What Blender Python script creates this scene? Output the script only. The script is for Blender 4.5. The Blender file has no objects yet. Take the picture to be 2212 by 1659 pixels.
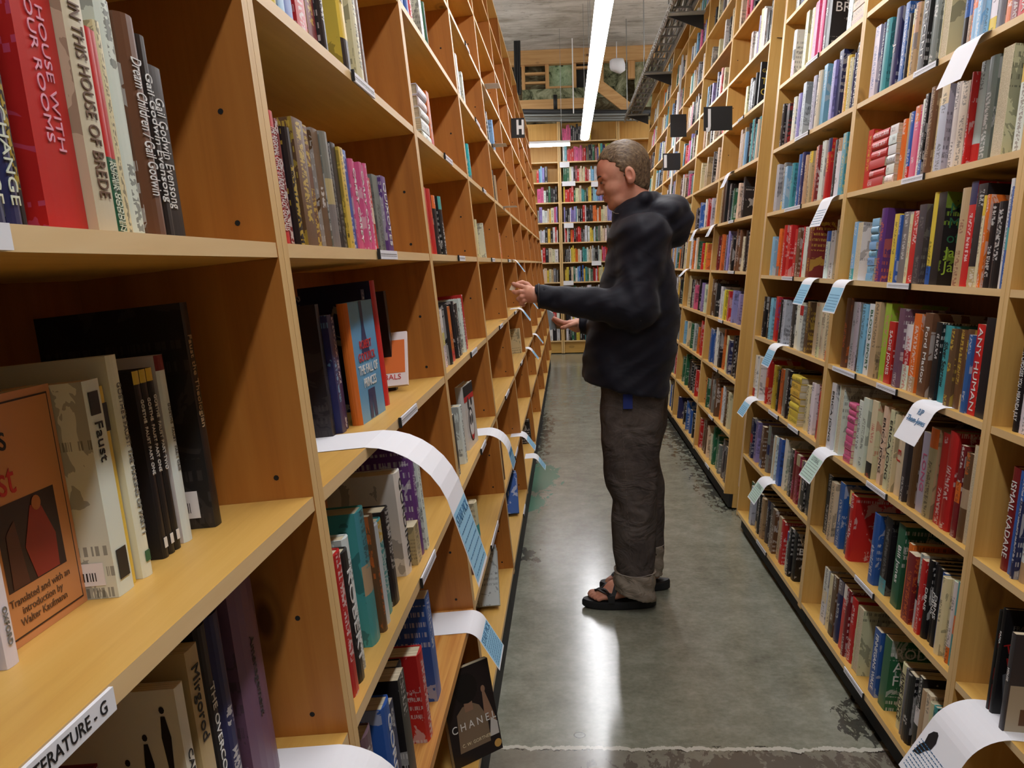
import bpy, math, random
import numpy as np
from mathutils import Matrix, Vector
random.seed(7); RNG = random.Random(11)
C = bpy.context.scene.collection
SC = bpy.context.scene
# ------------------------------------------------------------------ camera
CAM_H = 1.39
F_PX, PITCH, ROLL, YAW = 1888.46, .1352, .0296, -.066
def _cam(v):
    X, Y, Z = v
    c, s = math.cos(YAW), math.sin(YAW); X, Z = c*X - s*Z, s*X + c*Z
    c, s = math.cos(PITCH), math.sin(PITCH); Y, Z = c*Y + s*Z, c*Z - s*Y
    c, s = math.cos(ROLL), math.sin(ROLL); x, y = X, -Y
    return (c*x + s*y, -s*x + c*y, Z)
CM = np.array([_cam(v) for v in ((1,0,0),(0,1,0),(0,0,1))]).T      # (X, up, forward) -> (right, down, forward)
cam = bpy.data.objects.new('camera', bpy.data.cameras.new('camera')); C.objects.link(cam)
_r = CM[0]; _u = -CM[1]; _b = -CM[2]
def _w(v): return Vector((v[0], v[2], v[1]))
_R = Matrix((_w(_r), _w(_u), _w(_b))).transposed()
cam.matrix_world = Matrix.Translation((0, 0, CAM_H)) @ _R.to_4x4()
cam.data.sensor_width = 36; cam.data.lens = F_PX/2212*36; cam.data.clip_start = .02
SC.camera = cam
# ------------------------------------------------------------------ view, world
SC.view_settings.view_transform = 'Standard'; SC.view_settings.look = 'None'
SC.view_settings.gamma = 1; SC.view_settings.use_curve_mapping = False
SC.view_settings.exposure = 0.0
SC.cycles.use_denoising = True
SC.cycles.max_bounces = 8; SC.cycles.diffuse_bounces = 3
W = bpy.data.worlds.new('world'); SC.world = W; W.use_nodes = True
W.node_tree.nodes['Background'].inputs[0].default_value = (.9, .92, 1, 1)
W.node_tree.nodes['Background'].inputs[1].default_value = .3
LIGHT_POWER = 26.0        # watts per metre-and-a-bit of each tube's lamp
TUBE_EMIT = 30.0
# ------------------------------------------------------------------ materials
def lin(c):
    return tuple(((x/255)/12.92 if x/255 <= .04045 else ((x/255+.055)/1.055)**2.4) for x in c)
def mat(name, col, rough=.5, spec=.5, metal=0.0):
    m = bpy.data.materials.new(name); m.use_nodes = True
    b = m.node_tree.nodes['Principled BSDF']
    b.inputs['Base Color'].default_value = (*lin(col), 1); b.inputs['Roughness'].default_value = rough
    b.inputs['Specular IOR Level'].default_value = spec; b.inputs['Metallic'].default_value = metal
    return m
def N(m, t, **k):
    n = m.node_tree.nodes.new(t)
    for a, v in k.items(): setattr(n, a, v)
    return n
def LK(m, a, b): m.node_tree.links.new(a, b)
def ramp(m, fac, stops):
    r = N(m, 'ShaderNodeValToRGB'); cr = r.color_ramp
    while len(cr.elements) < len(stops): cr.elements.new(.5)
    for e, (p, c) in zip(cr.elements, stops):
        e.position = p; e.color = (*lin(c), 1) if len(c) == 3 else c
    LK(m, fac, r.inputs[0]); return r.outputs[0]
def mapped(m, scale, coord='Object', loc=(0,0,0)):
    tc = N(m, 'ShaderNodeTexCoord'); mp = N(m, 'ShaderNodeMapping')
    mp.inputs['Scale'].default_value = scale; mp.inputs['Location'].default_value = loc
    LK(m, tc.outputs[coord], mp.inputs[0]); return mp.outputs[0]
def noise(m, vec, scale, detail=4, rough=.6, dist=0.0):
    n = N(m, 'ShaderNodeTexNoise'); n.inputs['Scale'].default_value = scale
    n.inputs['Detail'].default_value = detail; n.inputs['Roughness'].default_value = rough
    n.inputs['Distortion'].default_value = dist
    LK(m, vec, n.inputs['Vector']); return n.outputs[0]
def mix(m, fac, a, b, mode='MIX'):
    x = N(m, 'ShaderNodeMix', data_type='RGBA', blend_type=mode)
    if isinstance(fac, (int, float)): x.inputs[0].default_value = fac
    else: LK(m, fac, x.inputs[0])
    for v, i in ((a, 6), (b, 7)):
        if isinstance(v, tuple): x.inputs[i].default_value = (*lin(v), 1)
        else: LK(m, v, x.inputs[i])
    return x.outputs[2]
def math_(m, op, a, b=0.0, c=None):
    x = N(m, 'ShaderNodeMath', operation=op)
    for i, v in enumerate((a, b, c)):
        if v is None: continue
        if isinstance(v, (int, float)): x.inputs[i].default_value = v
        else: LK(m, v, x.inputs[i])
    return x.outputs[0]
def bump(m, h, s=.2, d=.002):
    b = N(m, 'ShaderNodeBump'); b.inputs['Strength'].default_value = s; b.inputs['Distance'].default_value = d
    LK(m, h, b.inputs['Height']); LK(m, b.outputs[0], m.node_tree.nodes['Principled BSDF'].inputs['Normal'])
def wood(name, axis, lo, mid, hi, rough=.42, knots=True, grain=1.0):
    m = mat(name, mid, rough, .4)
    long_, cross = 1.2, 26*grain
    sc = [cross]*3; sc['xyz'.index(axis)] = long_
    v = mapped(m, tuple(sc))
    oi = N(m, 'ShaderNodeObjectInfo')
    va = N(m, 'ShaderNodeVectorMath', operation='ADD'); LK(m, v, va.inputs[0])
    rv = math_(m, 'MULTIPLY', oi.outputs['Random'], 37.0); cb = N(m, 'ShaderNodeCombineXYZ')
    for i in range(3): LK(m, rv, cb.inputs[i])
    LK(m, cb.outputs[0], va.inputs[1]); v = va.outputs[0]
    g = noise(m, v, 1.0, 5, .65, .6)
    col = ramp(m, g, [(.25, lo), (.5, mid), (.75, hi)])
    w = noise(m, mapped(m, (2.2, 2.2, 2.2)), 1.6, 2, .5)
    col = mix(m, math_(m, 'MULTIPLY', w, .35), col, lo)
    if knots:
        ks = [5.5]*3; ks['xyz'.index(axis)] = 2.6
        va2 = N(m, 'ShaderNodeVectorMath', operation='ADD'); LK(m, mapped(m, tuple(ks)), va2.inputs[0]); LK(m, cb.outputs[0], va2.inputs[1])
        vo = N(m, 'ShaderNodeTexVoronoi'); vo.inputs['Scale'].default_value = 1.0; LK(m, va2.outputs[0], vo.inputs['Vector'])
        k = ramp(m, vo.outputs['Distance'], [(.0, (1,1,1,1)), (.05, (1,1,1,1)), (.085, (.25,.25,.25,1)), (.12, (.45,.45,.45,1)), (.16, (0,0,0,1))])
        bw = N(m, 'ShaderNodeRGBToBW'); LK(m, k, bw.inputs[0])
        sel = math_(m, 'GREATER_THAN', N(m, 'ShaderNodeSeparateColor').outputs[0], .0)
        sx = N(m, 'ShaderNodeSeparateColor'); LK(m, vo.outputs['Color'], sx.inputs[0])
        sel = math_(m, 'GREATER_THAN', sx.outputs[0], .45)
        col = mix(m, math_(m, 'MULTIPLY', bw.outputs[0], math_(m, 'MULTIPLY', sel, .85)), col, (74, 38, 20))
    LK(m, col, m.node_tree.nodes['Principled BSDF'].inputs['Base Color'])
    bump(m, g, .12, .001)
    return m
M = {}
M['side'] = wood('pine_side_panels', 'z', (160, 98, 40), (184, 118, 50), (198, 134, 62))
M['sideR'] = wood('maple_side_panels', 'z', (196, 150, 78), (214, 170, 94), (224, 184, 110))
M['shelf'] = wood('shelf_boards', 'y', (200, 150, 72), (218, 172, 88), (230, 188, 106))
M['shelfX'] = wood('shelf_boards_far', 'x', (200, 150, 72), (218, 172, 88), (230, 188, 106))
M['pine'] = wood('striped_pine_shelf', 'y', (168, 92, 34), (216, 156, 78), (232, 182, 104), grain=2.2)
M['back'] = wood('back_panels', 'z', (138, 84, 42), (158, 100, 52), (172, 114, 62), knots=False)
M['edge'] = wood('plywood_edges', 'y', (222, 186, 128), (234, 200, 146), (242, 214, 164), knots=False, grain=.6)
M['edgez'] = wood('stile_edges', 'z', (214, 172, 108), (228, 190, 128), (238, 206, 150), knots=False, grain=.6)
M['black'] = mat('black_plinth', (18, 18, 18), .7)
M['sign'] = mat('sign_black', (22, 21, 21), .45)
M['white'] = mat('white_paint', (236, 236, 236), .5)
M['paper'] = mat('paper_white', (240, 240, 244), .8)
M['metal'] = mat('galvanised', (150, 150, 146), .45, .5, .7)
M['grey'] = mat('grey_metal', (120, 122, 118), .5, .5, .3)
M['cable'] = mat('cable_black', (26, 26, 26), .6)
M['timber'] = wood('framing_timber', 'z', (170, 124, 74), (200, 154, 98), (214, 172, 120), .7)  # framing wood colours lightened, the glare on them is in the colour
M['timberX'] = wood('framing_timber_x', 'x', (176, 130, 78), (206, 162, 106), (220, 180, 128), .7)
# ------------------------------------------------------------------ mesh helpers
class MB:
    def __init__(s): s.v = []; s.f = []; s.m = []; s.smooth = False
    def box(s, a, b, mi=0, fm=None):
        (x0,y0,z0), (x1,y1,z1) = a, b; n = len(s.v)
        s.v += [(x0,y0,z0),(x1,y0,z0),(x1,y1,z0),(x0,y1,z0),(x0,y0,z1),(x1,y0,z1),(x1,y1,z1),(x0,y1,z1)]
        F = [(0,3,2,1),(4,5,6,7),(0,1,5,4),(1,2,6,5),(2,3,7,6),(3,0,4,7)]   # bottom, top, -y, +x, +y, -x
        for i, q in enumerate(F):
            s.f.append(tuple(n+j for j in q)); s.m.append((fm or {}).get(i, mi))
        return s
    def bar(s, p, q, w, h=None, mi=0):
        h = h or w; p, q = Vector(p), Vector(q); d = (q-p).normalized()
        a = d.cross(Vector((0,0,1))); a = Vector((1,0,0)) if a.length < .01 else a.normalized(); b = a.cross(d)
        n = len(s.v)
        for c in (p, q):
            for i, j in ((-1,-1),(1,-1),(1,1),(-1,1)): s.v.append(tuple(c + a*i*w/2 + b*j*h/2))
        for q_ in ((0,1,2,3),(7,6,5,4),(0,4,5,1),(1,5,6,2),(2,6,7,3),(3,7,4,0)):
            s.f.append(tuple(n+j for j in q_)); s.m.append(mi)
        return s
    def tube(s, pts, r, seg=10, mi=0, cap=True):
        pts = [Vector(p) for p in pts]; rs = r if isinstance(r, (list, tuple)) else [r]*len(pts)
        n0 = len(s.v); up = Vector((0,0,1))
        d0 = (pts[1]-pts[0]).normalized(); a = d0.cross(up)
        a = Vector((1,0,0)) if a.length < .05 else a.normalized()
        for i, p in enumerate(pts):
            d = (pts[min(i+1, len(pts)-1)] - pts[max(i-1, 0)]).normalized()
            a = (a - d*a.dot(d)).normalized(); b = d.cross(a)
            for k in range(seg):
                t = 2*math.pi*k/seg; s.v.append(tuple(p + (a*math.cos(t) + b*math.sin(t))*rs[i]))
        for i in range(len(pts)-1):
            for k in range(seg):
                A = n0+i*seg+k; B = n0+i*seg+(k+1) % seg
                s.f.append((A, B, B+seg, A+seg)); s.m.append(mi)
        if cap:
            s.f.append(tuple(n0+k for k in range(seg))[::-1]); s.m.append(mi)
            s.f.append(tuple(n0+(len(pts)-1)*seg+k for k in range(seg))); s.m.append(mi)
        return s
    def build(s, name, mats, parent=None, mw=None, smooth=False):
        me = bpy.data.meshes.new(name); me.from_pydata(s.v, [], s.f)
        mats = mats if isinstance(mats, (list, tuple)) else [mats]
        for m_ in mats: me.materials.append(m_)
        me.polygons.foreach_set('material_index', s.m)
        if smooth: me.polygons.foreach_set('use_smooth', [True]*len(s.f))
        me.update()
        o = bpy.data.objects.new(name, me); C.objects.link(o)
        if mw is not None: o.matrix_world = mw
        if parent is not None: o.parent = parent
        return o
def tag(o, label, cat, group=None):
    o['label'] = label; o['category'] = cat
    if group: o['group'] = group
    return o
def struct(o): o['kind'] = 'structure'; return o
def empty(name, mw, label, cat, group=None):
    o = bpy.data.objects.new(name, None); C.objects.link(o); o.matrix_world = mw; o.empty_display_size = .05
    return tag(o, label, cat, group)
def text(s, size, material, parent, mw_local, name='lettering', align='CENTER', ext=.0003, sx=1.0, shear=0.0, spacing=1.0, alignv='CENTER', bold=0.0):
    cu = bpy.data.curves.new(name, 'FONT'); cu.body = s; cu.size = size; cu.align_x = align; cu.align_y = alignv
    cu.extrude = ext; cu.shear = shear; cu.space_character = spacing; cu.offset = bold; cu.resolution_u = 3
    cu.materials.append(material)
    o = bpy.data.objects.new(name, cu); C.objects.link(o); o.parent = parent
    o.matrix_local = mw_local @ Matrix.Diagonal((sx, 1, 1, 1))
    return o
ORD = ['first','second','third','fourth','fifth','sixth','seventh','eighth','ninth','tenth','eleventh','twelfth','thirteenth','fourteenth','fifteenth','sixteenth','seventeenth','eighteenth','nineteenth','twentieth','twenty-first','twenty-second','twenty-third']
# ------------------------------------------------------------------ the three leaning bookcase runs, each its own frame
# local x points out into the aisle, y along the run, z up the leaning front edge; z = K*k for shelf row k
K = .301
class Run:
    def __init__(s, side, a, slope, h0):
        s.side = side; s.n = 1/math.hypot(1, slope)
        up = Vector((side*slope*s.n, 0, s.n)); out = Vector((-side*s.n, 0, slope*s.n))
        y = up.cross(out); s.ys = y.y
        s.F = Matrix(((out.x, y.x, up.x, side*a), (out.y, y.y, up.y, 0), (out.z, y.z, up.z, CAM_H + h0), (0, 0, 0, 1)))
    def P(s, x, Y, z):                      # x outwards, world Y, z up -> matrix
        return s.F @ Matrix.Translation((x, Y*s.ys, z))
    def y_at(s, px, x, z):                  # the world Y at which the line (x, z) is seen at column px
        a = (px-1106)/F_PX; o = s.F @ Vector((x, 0, z))
        c0 = CM @ np.array([o.x, o.z-CAM_H, 0.0]); d = CM @ np.array([0, 0, 1.0])
        return (a*c0[2]-c0[0])/(d[0]-a*d[2])
L = Run(-1, .3312, .0843, .0256)
Rn = Run(1, .9566, .0903, -.092)
En = Run(1, .9647, .0956, -.0794)
DEP = .25
def bookcase(run, Y0, Y1, k0, k1, top, floor_gap, sidem, label, skip=(), group=None, special=None):
    y0, y1 = sorted((Y0*run.ys, Y1*run.ys)); yc = (y0+y1)/2; hw = (y1-y0)/2
    base = run.F @ Matrix.Translation((0, yc, K*k0))
    g = empty('bookcase', base, label, 'bookcase', group)
    z0, z1 = -floor_gap, K*(top-k0)
    em = [sidem, M['edgez']]
    for s_ in (-1, 1):
        a, b = sorted((s_*hw, s_*(hw-.019)))
        mb = MB().box((-DEP, a, -.0175), (0, b, z1), 0, {3: 1}).box((-DEP, a, z0), (-.05, b, -.018))
        if s_ == run.ys:
            yi = s_*(hw-.019) - s_*.0004; rp = random.Random(int(Y0*10))
            for k in range(k0, top.__int__()):
                for zz in (.035, .16):
                    if rp.random() < .75:
                        zc = K*(k-k0)+zz; n_ = len(mb.v); pts = [(-.042+.0034*math.cos(t), yi, zc+.0034*math.sin(t)) for t in [math.pi*q/4 for q in range(8)]]
                        mb.v += pts; mb.f.append(tuple(range(n_, n_+8)) if s_ > 0 else tuple(range(n_, n_+8))[::-1]); mb.m.append(2)
        o = mb.build('side_panel', em + [M['black']], g)
    for k in range(k0, k1+1):
        if k in skip: continue
        m_ = M['pine'] if special == k else M['shelf']
        zz = K*(k-k0)
        MB().box((-DEP+.008, -hw+.0195, zz-.009), (-.001, hw-.0195, zz+.008), 0, {3: 1}).build('shelf', [m_, M['edge'] if special != k else m_], g)
    MB().box((-DEP+.0005, -hw+.0195, z0+.01), (-DEP+.0075, hw-.0195, z1-.001)).build('back_panel', [M['back']], g)
    MB().box((-.048, -hw+.001, z0+.001), (-.03, hw-.001, -.0185)).build('toe_kick', [M['black']], g)
    MB().box((-DEP+.008, -hw+.0195, z1-.019), (-.001, hw-.0195, z1-.001), 0, {3: 1}).build('top_board', [M['shelf'], M['edge']], g)
    return g
LD = [-.14, 1.0174, 2.1461, 3.2824, 4.481, 5.7235, 6.9118, 8.2011, 9.4204, 10.66, 11.9]
RD = [.76, 1.9883, 3.2124, 4.4486]
ED = [4.8054, 6.0172, 7.2523, 8.48, 9.71, 10.94, 12.15]
near = ['nearest', 'second', 'third', 'fourth', 'fifth', 'sixth', 'seventh', 'eighth', 'ninth', 'tenth']
for i in range(len(LD)-1):
    bookcase(L, LD[i]+.0005, LD[i+1]-.0005, -4, 5, 6.15 if i < 8 else 5.9, .197, M['side'],
             'tall orange pine bookcase leaning on the left of the aisle, %s from the camera' % near[i], group='left row of pine bookcases', special=-3 if i == 1 else None)
for i in range(len(RD)-1):
    bookcase(Rn, RD[i]+.0005, RD[i+1]-.0005, -4, 7, 7.7, .085, M['sideR'],
             'tall golden wooden bookcase on the right side before the gap, %s from the camera' % near[i], group='right row of bookcases before the gap')
for i in range(len(ED)-1):
    bookcase(En, ED[i]+.0005, ED[i+1]-.0005, -4, 7, 7.7, .095, M['sideR'],
             'tall golden wooden bookcase on the right side beyond the gap, %s after it' % ['first', 'second', 'third', 'fourth', 'fifth', 'sixth'][i], group='right row of bookcases beyond the gap')
# ------------------------------------------------------------------ far bookcases
ZH = CAM_H + .0135
class Far:
    ys = 1
    F = Matrix(((0, 1, 0, 0), (-1, 0, 0, 13.5), (0, 0, 1, ZH), (0, 0, 0, 1)))
def at(px, py, Y):
    d = CM.T @ np.array([(px-1106)/F_PX, (py-829.5)/F_PX, 1.0]); d = d/d[2]
    return Vector((Y*d[0], Y, Y*d[1]+CAM_H))
def far_case(x0, x1, label, k1=6):
    g = empty('bookcase', Matrix.Translation(((x0+x1)/2, 13.5, ZH-4*.3)), label, 'bookcase', 'bookcases across the end of the aisle')
    hw = (x1-x0)/2; zt = 11.02*.3
    for s_ in (-1, 1):
        a, b = sorted((s_*hw, s_*(hw-.022)))
        MB().box((a, 0, -.19), (b, .28, zt), 0, {2: 1}).build('side_panel', [M['sideR'], M['edgez']], g)
    for k in range(0, k1+5):
        MB().box((-hw+.0225, .001, .3*k-.012), (hw-.0225, .27, .3*k+.006), 0, {2: 1}).build('shelf', [M['shelfX'], M['edge']], g)
    MB().box((-hw+.0225, .271, -.18), (hw-.0225, .279, zt-.001)).build('back_panel', [M['sideR']], g)
    MB().box((-hw+.0225, .05, -.188), (hw-.0225, .07, -.013)).build('toe_kick', [M['shelfX']], g)
    return g
far_case(-.995, -.085, 'bookcase across the aisle end, partly behind the left row')
far_case(-.08, .80, 'bookcase facing us at the end of the aisle, behind the man')
far_case(.805, 1.7, 'bookcase across the aisle end, behind the right row')
# ------------------------------------------------------------------ room shell
fm = mat('concrete_floor', (150, 152, 142), .32, .5)
v = mapped(fm, (1, 1, 1), 'Object')
n1 = noise(fm, v, 1.3, 6, .6, .3); n2 = noise(fm, v, 9, 6, .7); n3 = noise(fm, v, 55, 3, .6)
col = ramp(fm, n1, [(.3, (104, 104, 86)), (.5, (132, 132, 114)), (.7, (154, 154, 138))])
col = mix(fm, .42, col, ramp(fm, n2, [(.32, (84, 82, 66)), (.5, (132, 132, 114)), (.68, (172, 172, 156))]))
col = mix(fm, .15, col, ramp(fm, n3, [(.3, (90, 92, 84)), (.7, (180, 182, 172))]))
sp = N(fm, 'ShaderNodeSeparateXYZ'); LK(fm, v, sp.inputs[0]); FX, FY = sp.outputs[0], sp.outputs[1]
# dark scraped marks beside both rows
def blob(cx, cy, rx, ry):
    a = math_(fm, 'DIVIDE', math_(fm, 'SUBTRACT', FX, cx), rx); b = math_(fm, 'DIVIDE', math_(fm, 'SUBTRACT', FY, cy), ry)
    return math_(fm, 'SUBTRACT', 1.0, math_(fm, 'SQRT', math_(fm, 'ADD', math_(fm, 'MULTIPLY', a, a), math_(fm, 'MULTIPLY', b, b))))
scr = noise(fm, mapped(fm, (10, 5, 1)), 2.2, 6, .68, .4)
area = math_(fm, 'MAXIMUM', math_(fm, 'MAXIMUM', blob(.90, 7.2, .22, 2.2), blob(.90, 5.3, .16, .7)),
             math_(fm, 'MAXIMUM', math_(fm, 'MAXIMUM', blob(.86, 2.5, .09, .2), blob(-.25, 7.2, .13, 1.3)), math_(fm, 'MAXIMUM', blob(-.22, 4.05, .1, .14), blob(.5, 2.27, .5, .12))))
msk = ramp(fm, math_(fm, 'ADD', math_(fm, 'MULTIPLY', scr, 1.0), math_(fm, 'MULTIPLY', area, .22)), [(.585, (0,0,0,1)), (.60, (1,1,1,1))])
bw = N(fm, 'ShaderNodeRGBToBW'); LK(fm, msk, bw.inputs[0])
inside = math_(fm, 'GREATER_THAN', area, .02)
col = mix(fm, math_(fm, 'MULTIPLY', math_(fm, 'MULTIPLY', bw.outputs[0], inside), .85), col, (44, 42, 38))
# the green paint patch by the left row
gn = noise(fm, mapped(fm, (7, 3.2, 1)), 2.0, 6, .7, .8)
garea = math_(fm, 'MAXIMUM', blob(-.2, 5.62, .16, .52), blob(-.22, 5.0, .11, .22))
gm = math_(fm, 'GREATER_THAN', math_(fm, 'ADD', gn, math_(fm, 'MULTIPLY', garea, .45)), .62)
col = mix(fm, math_(fm, 'MULTIPLY', gm, math_(fm, 'GREATER_THAN', garea, 0.0)), col, (84, 126, 104))
# the joint across the aisle: pale broken filler and a dark hair crack, browner concrete this side of it
cw = noise(fm, mapped(fm, (6, 0, 0)), 1.5, 6, .7)
cl = math_(fm, 'ADD', FY, math_(fm, 'MULTIPLY', math_(fm, 'SUBTRACT', cw, .5), .09))
dd = math_(fm, 'ABSOLUTE', math_(fm, 'SUBTRACT', cl, 2.37))
col = mix(fm, math_(fm, 'LESS_THAN', cl, 2.37), col, mix(fm, .5, col, (116, 104, 92)))
wn = math_(fm, 'MULTIPLY', noise(fm, mapped(fm, (1, 1, 1)), 14, 4, .7), .024)
col = mix(fm, math_(fm, 'LESS_THAN', dd, math_(fm, 'SUBTRACT', wn, .003)), col, (196, 192, 178))
col = mix(fm, math_(fm, 'LESS_THAN', math_(fm, 'ABSOLUTE', math_(fm, 'SUBTRACT', cl, 2.357)), math_(fm, 'MULTIPLY', math_(fm, 'SUBTRACT', scr, .48), .03)), col, (50, 46, 42))
# the bolt hole
hd = math_(fm, 'SQRT', math_(fm, 'ADD', math_(fm, 'POWER', math_(fm, 'ABSOLUTE', math_(fm, 'SUBTRACT', FX, .009)), 2.0), math_(fm, 'POWER', math_(fm, 'ABSOLUTE', math_(fm, 'SUBTRACT', FY, 2.44)), 2.0)))
hd = math_(fm, 'ADD', hd, math_(fm, 'MULTIPLY', n2, .006))
col = mix(fm, math_(fm, 'LESS_THAN', hd, .021), col, (60, 60, 54))
col = mix(fm, math_(fm, 'LESS_THAN', hd, .017), col, (148, 150, 142))
pb = fm.node_tree.nodes['Principled BSDF']
LK(fm, col, pb.inputs['Base Color'])
rr = ramp(fm, n2, [(.3, (.22,.22,.22,1)), (.7, (.4,.4,.4,1))]); pb.inputs['Roughness'].default_value = .2; pb.inputs['Specular IOR Level'].default_value = .75
bump(fm, n3, .06, .002)
struct(MB().box((-2.4, -3, -.1), (3.0, 15, 0)).build('floor', [fm]))
cm = mat('board_marked_concrete', (170, 162, 148), .9, .2)
v = mapped(cm, (.5, 3.4, 1))
n1 = noise(cm, v, 2.2, 8, .7, 1.4); n2 = noise(cm, mapped(cm, (1, 1, 1)), 1.1, 6, .65, .5)
col = ramp(cm, n1, [(.3, (138, 130, 116)), (.48, (190, 185, 174)), (.7, (216, 212, 202))])
st = ramp(cm, n2, [(.34, (74, 66, 54)), (.42, (160, 152, 136)), (.6, (214, 208, 198))])
col = mix(cm, .55, col, st)
ns_ = noise(cm, mapped(cm, (2.4, 5, 1)), 3.1, 8, .8, .3); col = mix(cm, ramp(cm, ns_, [(.36, (1,1,1,1)), (.44, (0,0,0,1))]), col, (92, 82, 66))
nb_ = noise(cm, mapped(cm, (.8, 1.6, 1)), 1.4, 4, .6, .6); col = mix(cm, .45, col, ramp(cm, nb_, [(.35, (120, 108, 90)), (.6, (206, 202, 194))]))
vo = N(cm, 'ShaderNodeTexVoronoi'); vo.inputs['Scale'].default_value = 1.0; LK(cm, mapped(cm, (1.0, 2.6, 1)), vo.inputs['Vector'])
kn = ramp(cm, vo.outputs['Distance'], [(0, (1,1,1,1)), (.10, (.8,.8,.8,1)), (.16, (0,0,0,1))])
bw = N(cm, 'ShaderNodeRGBToBW'); LK(cm, kn, bw.inputs[0])
col = mix(cm, math_(cm, 'MULTIPLY', bw.outputs[0], math_(cm, 'MULTIPLY', n1, .8)), col, (60, 52, 40))
wl = N(cm, 'ShaderNodeTexWave', bands_direction='Y'); wl.inputs['Scale'].default_value = 1.3; wl.inputs['Distortion'].default_value = .4; LK(cm, mapped(cm, (1, 1, 1)), wl.inputs['Vector'])
sv = ramp(cm, wl.outputs[1], [(0, (0,0,0,1)), (.965, (0,0,0,1)), (1, (1,1,1,1))]); bw2 = N(cm, 'ShaderNodeRGBToBW'); LK(cm, sv, bw2.inputs[0])
col = mix(cm, math_(cm, 'MULTIPLY', bw2.outputs[0], .3), col, (84, 76, 62))
LK(cm, col, cm.node_tree.nodes['Principled BSDF'].inputs['Base Color']); bump(cm, n1, .5, .01)
CH = 4.63
struct(MB().box((-2.4, -3, CH), (3.0, 14.2, CH+.2)).build('ceiling', [cm]))
wm = mat('painted_wall', (170, 162, 146), .9, .2); dk = mat('dark_old_wall', (96, 80, 58), .95, .1)
nn = noise(dk, mapped(dk, (1.2, 1, 2.5)), 2.5, 7, .7, 1)
LK(dk, ramp(dk, nn, [(.35, (46, 40, 30)), (.5, (104, 92, 66)), (.62, (150, 146, 118)), (.7, (196, 188, 160))]), dk.node_tree.nodes['Principled BSDF'].inputs['Base Color'])
struct(MB().box((-2.5, -3, -.1), (-2.4, 14.2, CH+.2)).build('wall_left', [wm]))
struct(MB().box((3.0, -3, -.1), (3.1, 14.2, CH+.2)).build('wall_right', [wm]))
struct(MB().box((-2.5, -3.1, -.1), (3.1, -3.0, CH+.2)).build('wall_front', [wm]))
struct(MB().box((-2.5, 14.2, -.1), (3.1, 14.3, CH+.2)).build('wall_back', [dk]))
# ------------------------------------------------------------------ books
PAL = dict(w=(228,226,222), c=(220,206,170), t=(186,160,124), g=(122,122,118), l=(188,192,196), d=(66,60,60), k=(28,26,28), n=(40,44,86),
           b=(46,92,168), s=(130,182,214), e=(72,156,160), G=(38,98,66), y=(222,190,70), Y=(226,222,60), o=(222,112,40), r=(196,38,36), m=(120,30,34),
           p=(216,96,140), v=(150,140,196), V=(96,56,124), B=(104,72,48), L=(150,186,60), a=(112,84,100), C=(38,176,190), x=(222,228,206))
CN = dict(w='white', c='cream', t='tan', g='grey', l='pale grey', d='charcoal', k='black', n='navy', b='blue', s='sky-blue', e='teal', G='green',
          y='golden-yellow', Y='bright yellow', o='orange', r='red', m='maroon', p='pink', v='lilac', V='purple', B='brown', L='lime', a='mauve', C='turquoise', x='pale green')
cov = mat('book_covers', (200, 200, 200), .38, .5)
def _at(m, n): a = N(m, 'ShaderNodeAttribute'); a.attribute_name = n; return a.outputs[0]
colA, txtA = _at(cov, 'Col'), _at(cov, 'Txt')
uvn = N(cov, 'ShaderNodeUVMap'); uvn.uv_map = 'UVMap'
su = N(cov, 'ShaderNodeSeparateXYZ'); LK(cov, uvn.outputs[0], su.inputs[0]); U, V_ = su.outputs[0], su.outputs[1]
def cvec(m, a, b):
    c = N(m, 'ShaderNodeCombineXYZ')
    for i, v in ((0, a), (1, b)):
        if isinstance(v, (int, float)): c.inputs[i].default_value = v
        else: LK(m, v, c.inputs[i])
    return c.outputs[0]
gl = noise(cov, cvec(cov, math_(cov, 'MULTIPLY', U, 3.2), math_(cov, 'MULTIPLY', V_, 190.0)), 1.0, 1, .5)
wd = noise(cov, cvec(cov, 3.3, math_(cov, 'MULTIPLY', V_, 11.0)), 1.0, 1, .4)
onS = math_(cov, 'MULTIPLY', math_(cov, 'GREATER_THAN', U, 0.0), math_(cov, 'LESS_THAN', U, 1.0))
mid = math_(cov, 'LESS_THAN', math_(cov, 'ABSOLUTE', math_(cov, 'SUBTRACT', U, .5)), .23)
tm = math_(cov, 'MULTIPLY', math_(cov, 'MULTIPLY', onS, mid), math_(cov, 'MULTIPLY', math_(cov, 'GREATER_THAN', gl, .50), math_(cov, 'GREATER_THAN', wd, .5)))
onC = math_(cov, 'GREATER_THAN', U, 1.5)
pic = noise(cov, cvec(cov, math_(cov, 'MULTIPLY', U, 2.2), math_(cov, 'MULTIPLY', V_, 2.6)), 1.0, 4, .6, .8)
pm = math_(cov, 'MULTIPLY', onC, math_(cov, 'MULTIPLY', math_(cov, 'GREATER_THAN', pic, .56), .45))
rowm = math_(cov, 'GREATER_THAN', math_(cov, 'SINE', math_(cov, 'MULTIPLY', V_, 64.0)), .1)
gl2 = noise(cov, cvec(cov, math_(cov, 'MULTIPLY', U, 34.0), math_(cov, 'FLOOR', math_(cov, 'MULTIPLY', V_, 10.2))), 1.0, 1, .5)
blk = noise(cov, cvec(cov, 1.7, math_(cov, 'MULTIPLY', V_, 1.9)), 1.0, 1, .4)
lm = math_(cov, 'MULTIPLY', math_(cov, 'MULTIPLY', onC, rowm), math_(cov, 'MULTIPLY', math_(cov, 'GREATER_THAN', gl2, .5), math_(cov, 'GREATER_THAN', blk, .55)))
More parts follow.
